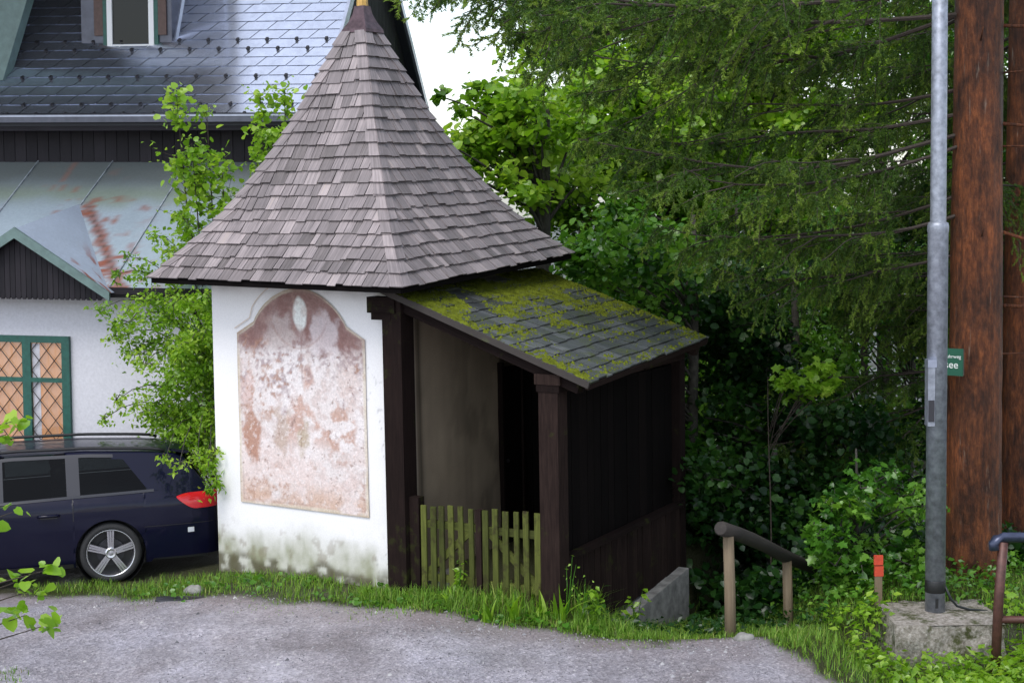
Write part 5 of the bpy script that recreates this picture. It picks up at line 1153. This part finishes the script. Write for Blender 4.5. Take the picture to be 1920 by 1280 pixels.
herbs(scatter(420, (2.6, 5.5), (15.0, 17.5), lambda X, Y: X > 2.8, r), .075, LEAF_A, (4, 9), r, 'leaf_mid', 'ground_cover', 'low leaves on the bank below the bramble bush', .8, .25, .09)
herbs(scatter(320, (.6, 3.0), (14.6, 18.5), lambda X, Y: ~in_uv(X, Y) & ~by_wall(X, Y) & (Y > 15.0), r), .07, LEAF_A, (4, 9), r, 'leaf_dark', 'ground_cover', 'dark leaves on the descending path edge', .8, .18, .09)
herbs(scatter(1900, (1.2, 6.0), (16.6, 24), lambda X, Y: ~in_uv(X, Y) & ~by_wall(X, Y), r), .095, LEAF_R, (5, 9), r, 'leaf_dark', 'ground_cover', 'dark leafy ground cover down the ravine slope', .5, .55, .14)
herbs(scatter(130, (-4, 1.2), (14.6, 17), lambda X, Y: verge_keep(X, Y), r), .055, LEAF_R, (3, 7), r, 'leaf_mid', 'ground_cover', 'small round weeds in the grass at the chapel foot', .8, .08, .05)
# broad plantain-like clumps and tall flowering stems before the porch
def dock(x, y, n, h, seed, label):
    rr = np.random.default_rng(seed); z = gz(x, y); t = thing('dock_plant', (x, y, z), label, 'plant', 'broad leaved weeds before the porch'); P = np.repeat(np.array([[x, y, z]]), n, 0)+rr.normal(0, .03, (n, 3))*np.array([1, 1, 0])
    V, F, T = blades(P, h, .055, rr, .7, 5); raw('leaf_blades', V, F, M['leaf_bright'], t, T); return t
for i, (px, py, n, h, lab) in enumerate([(905, 1140, 9, .24, 'broad leaved weed below the gate middle post'), (955, 1150, 11, .30, 'largest broad leaved weed before the right gate leaf'), (1010, 1150, 8, .26, 'broad leaved weed at foot of the right porch post'), (1045, 1155, 10, .30, 'broad leaved weed just right of the porch post'), (830, 1130, 6, .17, 'small broad leaved weed below the left gate leaf'), (1085, 1165, 7, .22, 'rightmost broad leaved weed at the gravel edge')]):
    x = (px-960)/3039*15.1; dock(x, 15.05 if px > 880 else 15.45, n, h, 70+i, lab)
def weed(x, y, h, seed, label, bushy=True):
    rr = np.random.default_rng(seed); z = gz(x, y); t = thing('tall_weed', (x, y, z), label, 'plant', 'tall weeds before the porch'); b = MB(); cr = Crown()
    for k in range(3 if not bushy else 2):
        tp = np.array([x+rr.normal(0, .06), y+rr.normal(0, .05), z+h*rr.uniform(.75, 1.05)]); b.tube([(x, y, z-.03), ((x+tp[0])/2+.01, y, z+h*.5), tp], [.005, .004, .002], 4, False)
        for q in np.linspace(.25, 1, 9 if bushy else 5): cr.add(*leaves(np.array([[x, y, z]])+(tp-np.array([x, y, z]))*q+rr.normal(0, .025, (3 if bushy else 1, 3)), .075 if bushy else .035, LEAF_A, rr, .5, .8, tint=.55))
    b.build('stem', M['leaf_mid'], t); cr.build('foliage', M['leaf_bright'], t)
weed(-.58, 15.75, .42, 81, 'nettle-like weed standing before the left gate leaf'); weed(.47, 15.1, .62, 82, 'tallest thin weed beside the right porch post', False); weed(.62, 15.1, .45, 83, 'thin flowering weed just right of the porch post', False)
weed(.80, 15.1, .40, 84, 'leafy weed before the dark porch side wall'); weed(1.18, 15.9, .52, 85, 'leafy weed near the concrete foundation wall'); weed(1.45, 17.9, .5, 86, 'weed at the far end of the foundation wall')
# loose gravel stones
P = scatter(10000, (-5.2, 3.2), (12.2, 17.0), lambda X, Y: (Y < edge_y(X)+.15) & (r.random(len(X)) < .25+.75*sstep(.45, .65, fbm(X, Y, 91, 3, 1.5))), r); P[:, 2] += .006
V, F, T = blob_cloud(P, r.uniform(.006, .020, len(P))*np.where(r.random(len(P)) < .04, 1.9, 1), .55, 5)
tag(raw('gravel', V, F, M['stone'], None, T), 'loose grey gravel stones on the drive', 'gravel', kind='stuff')
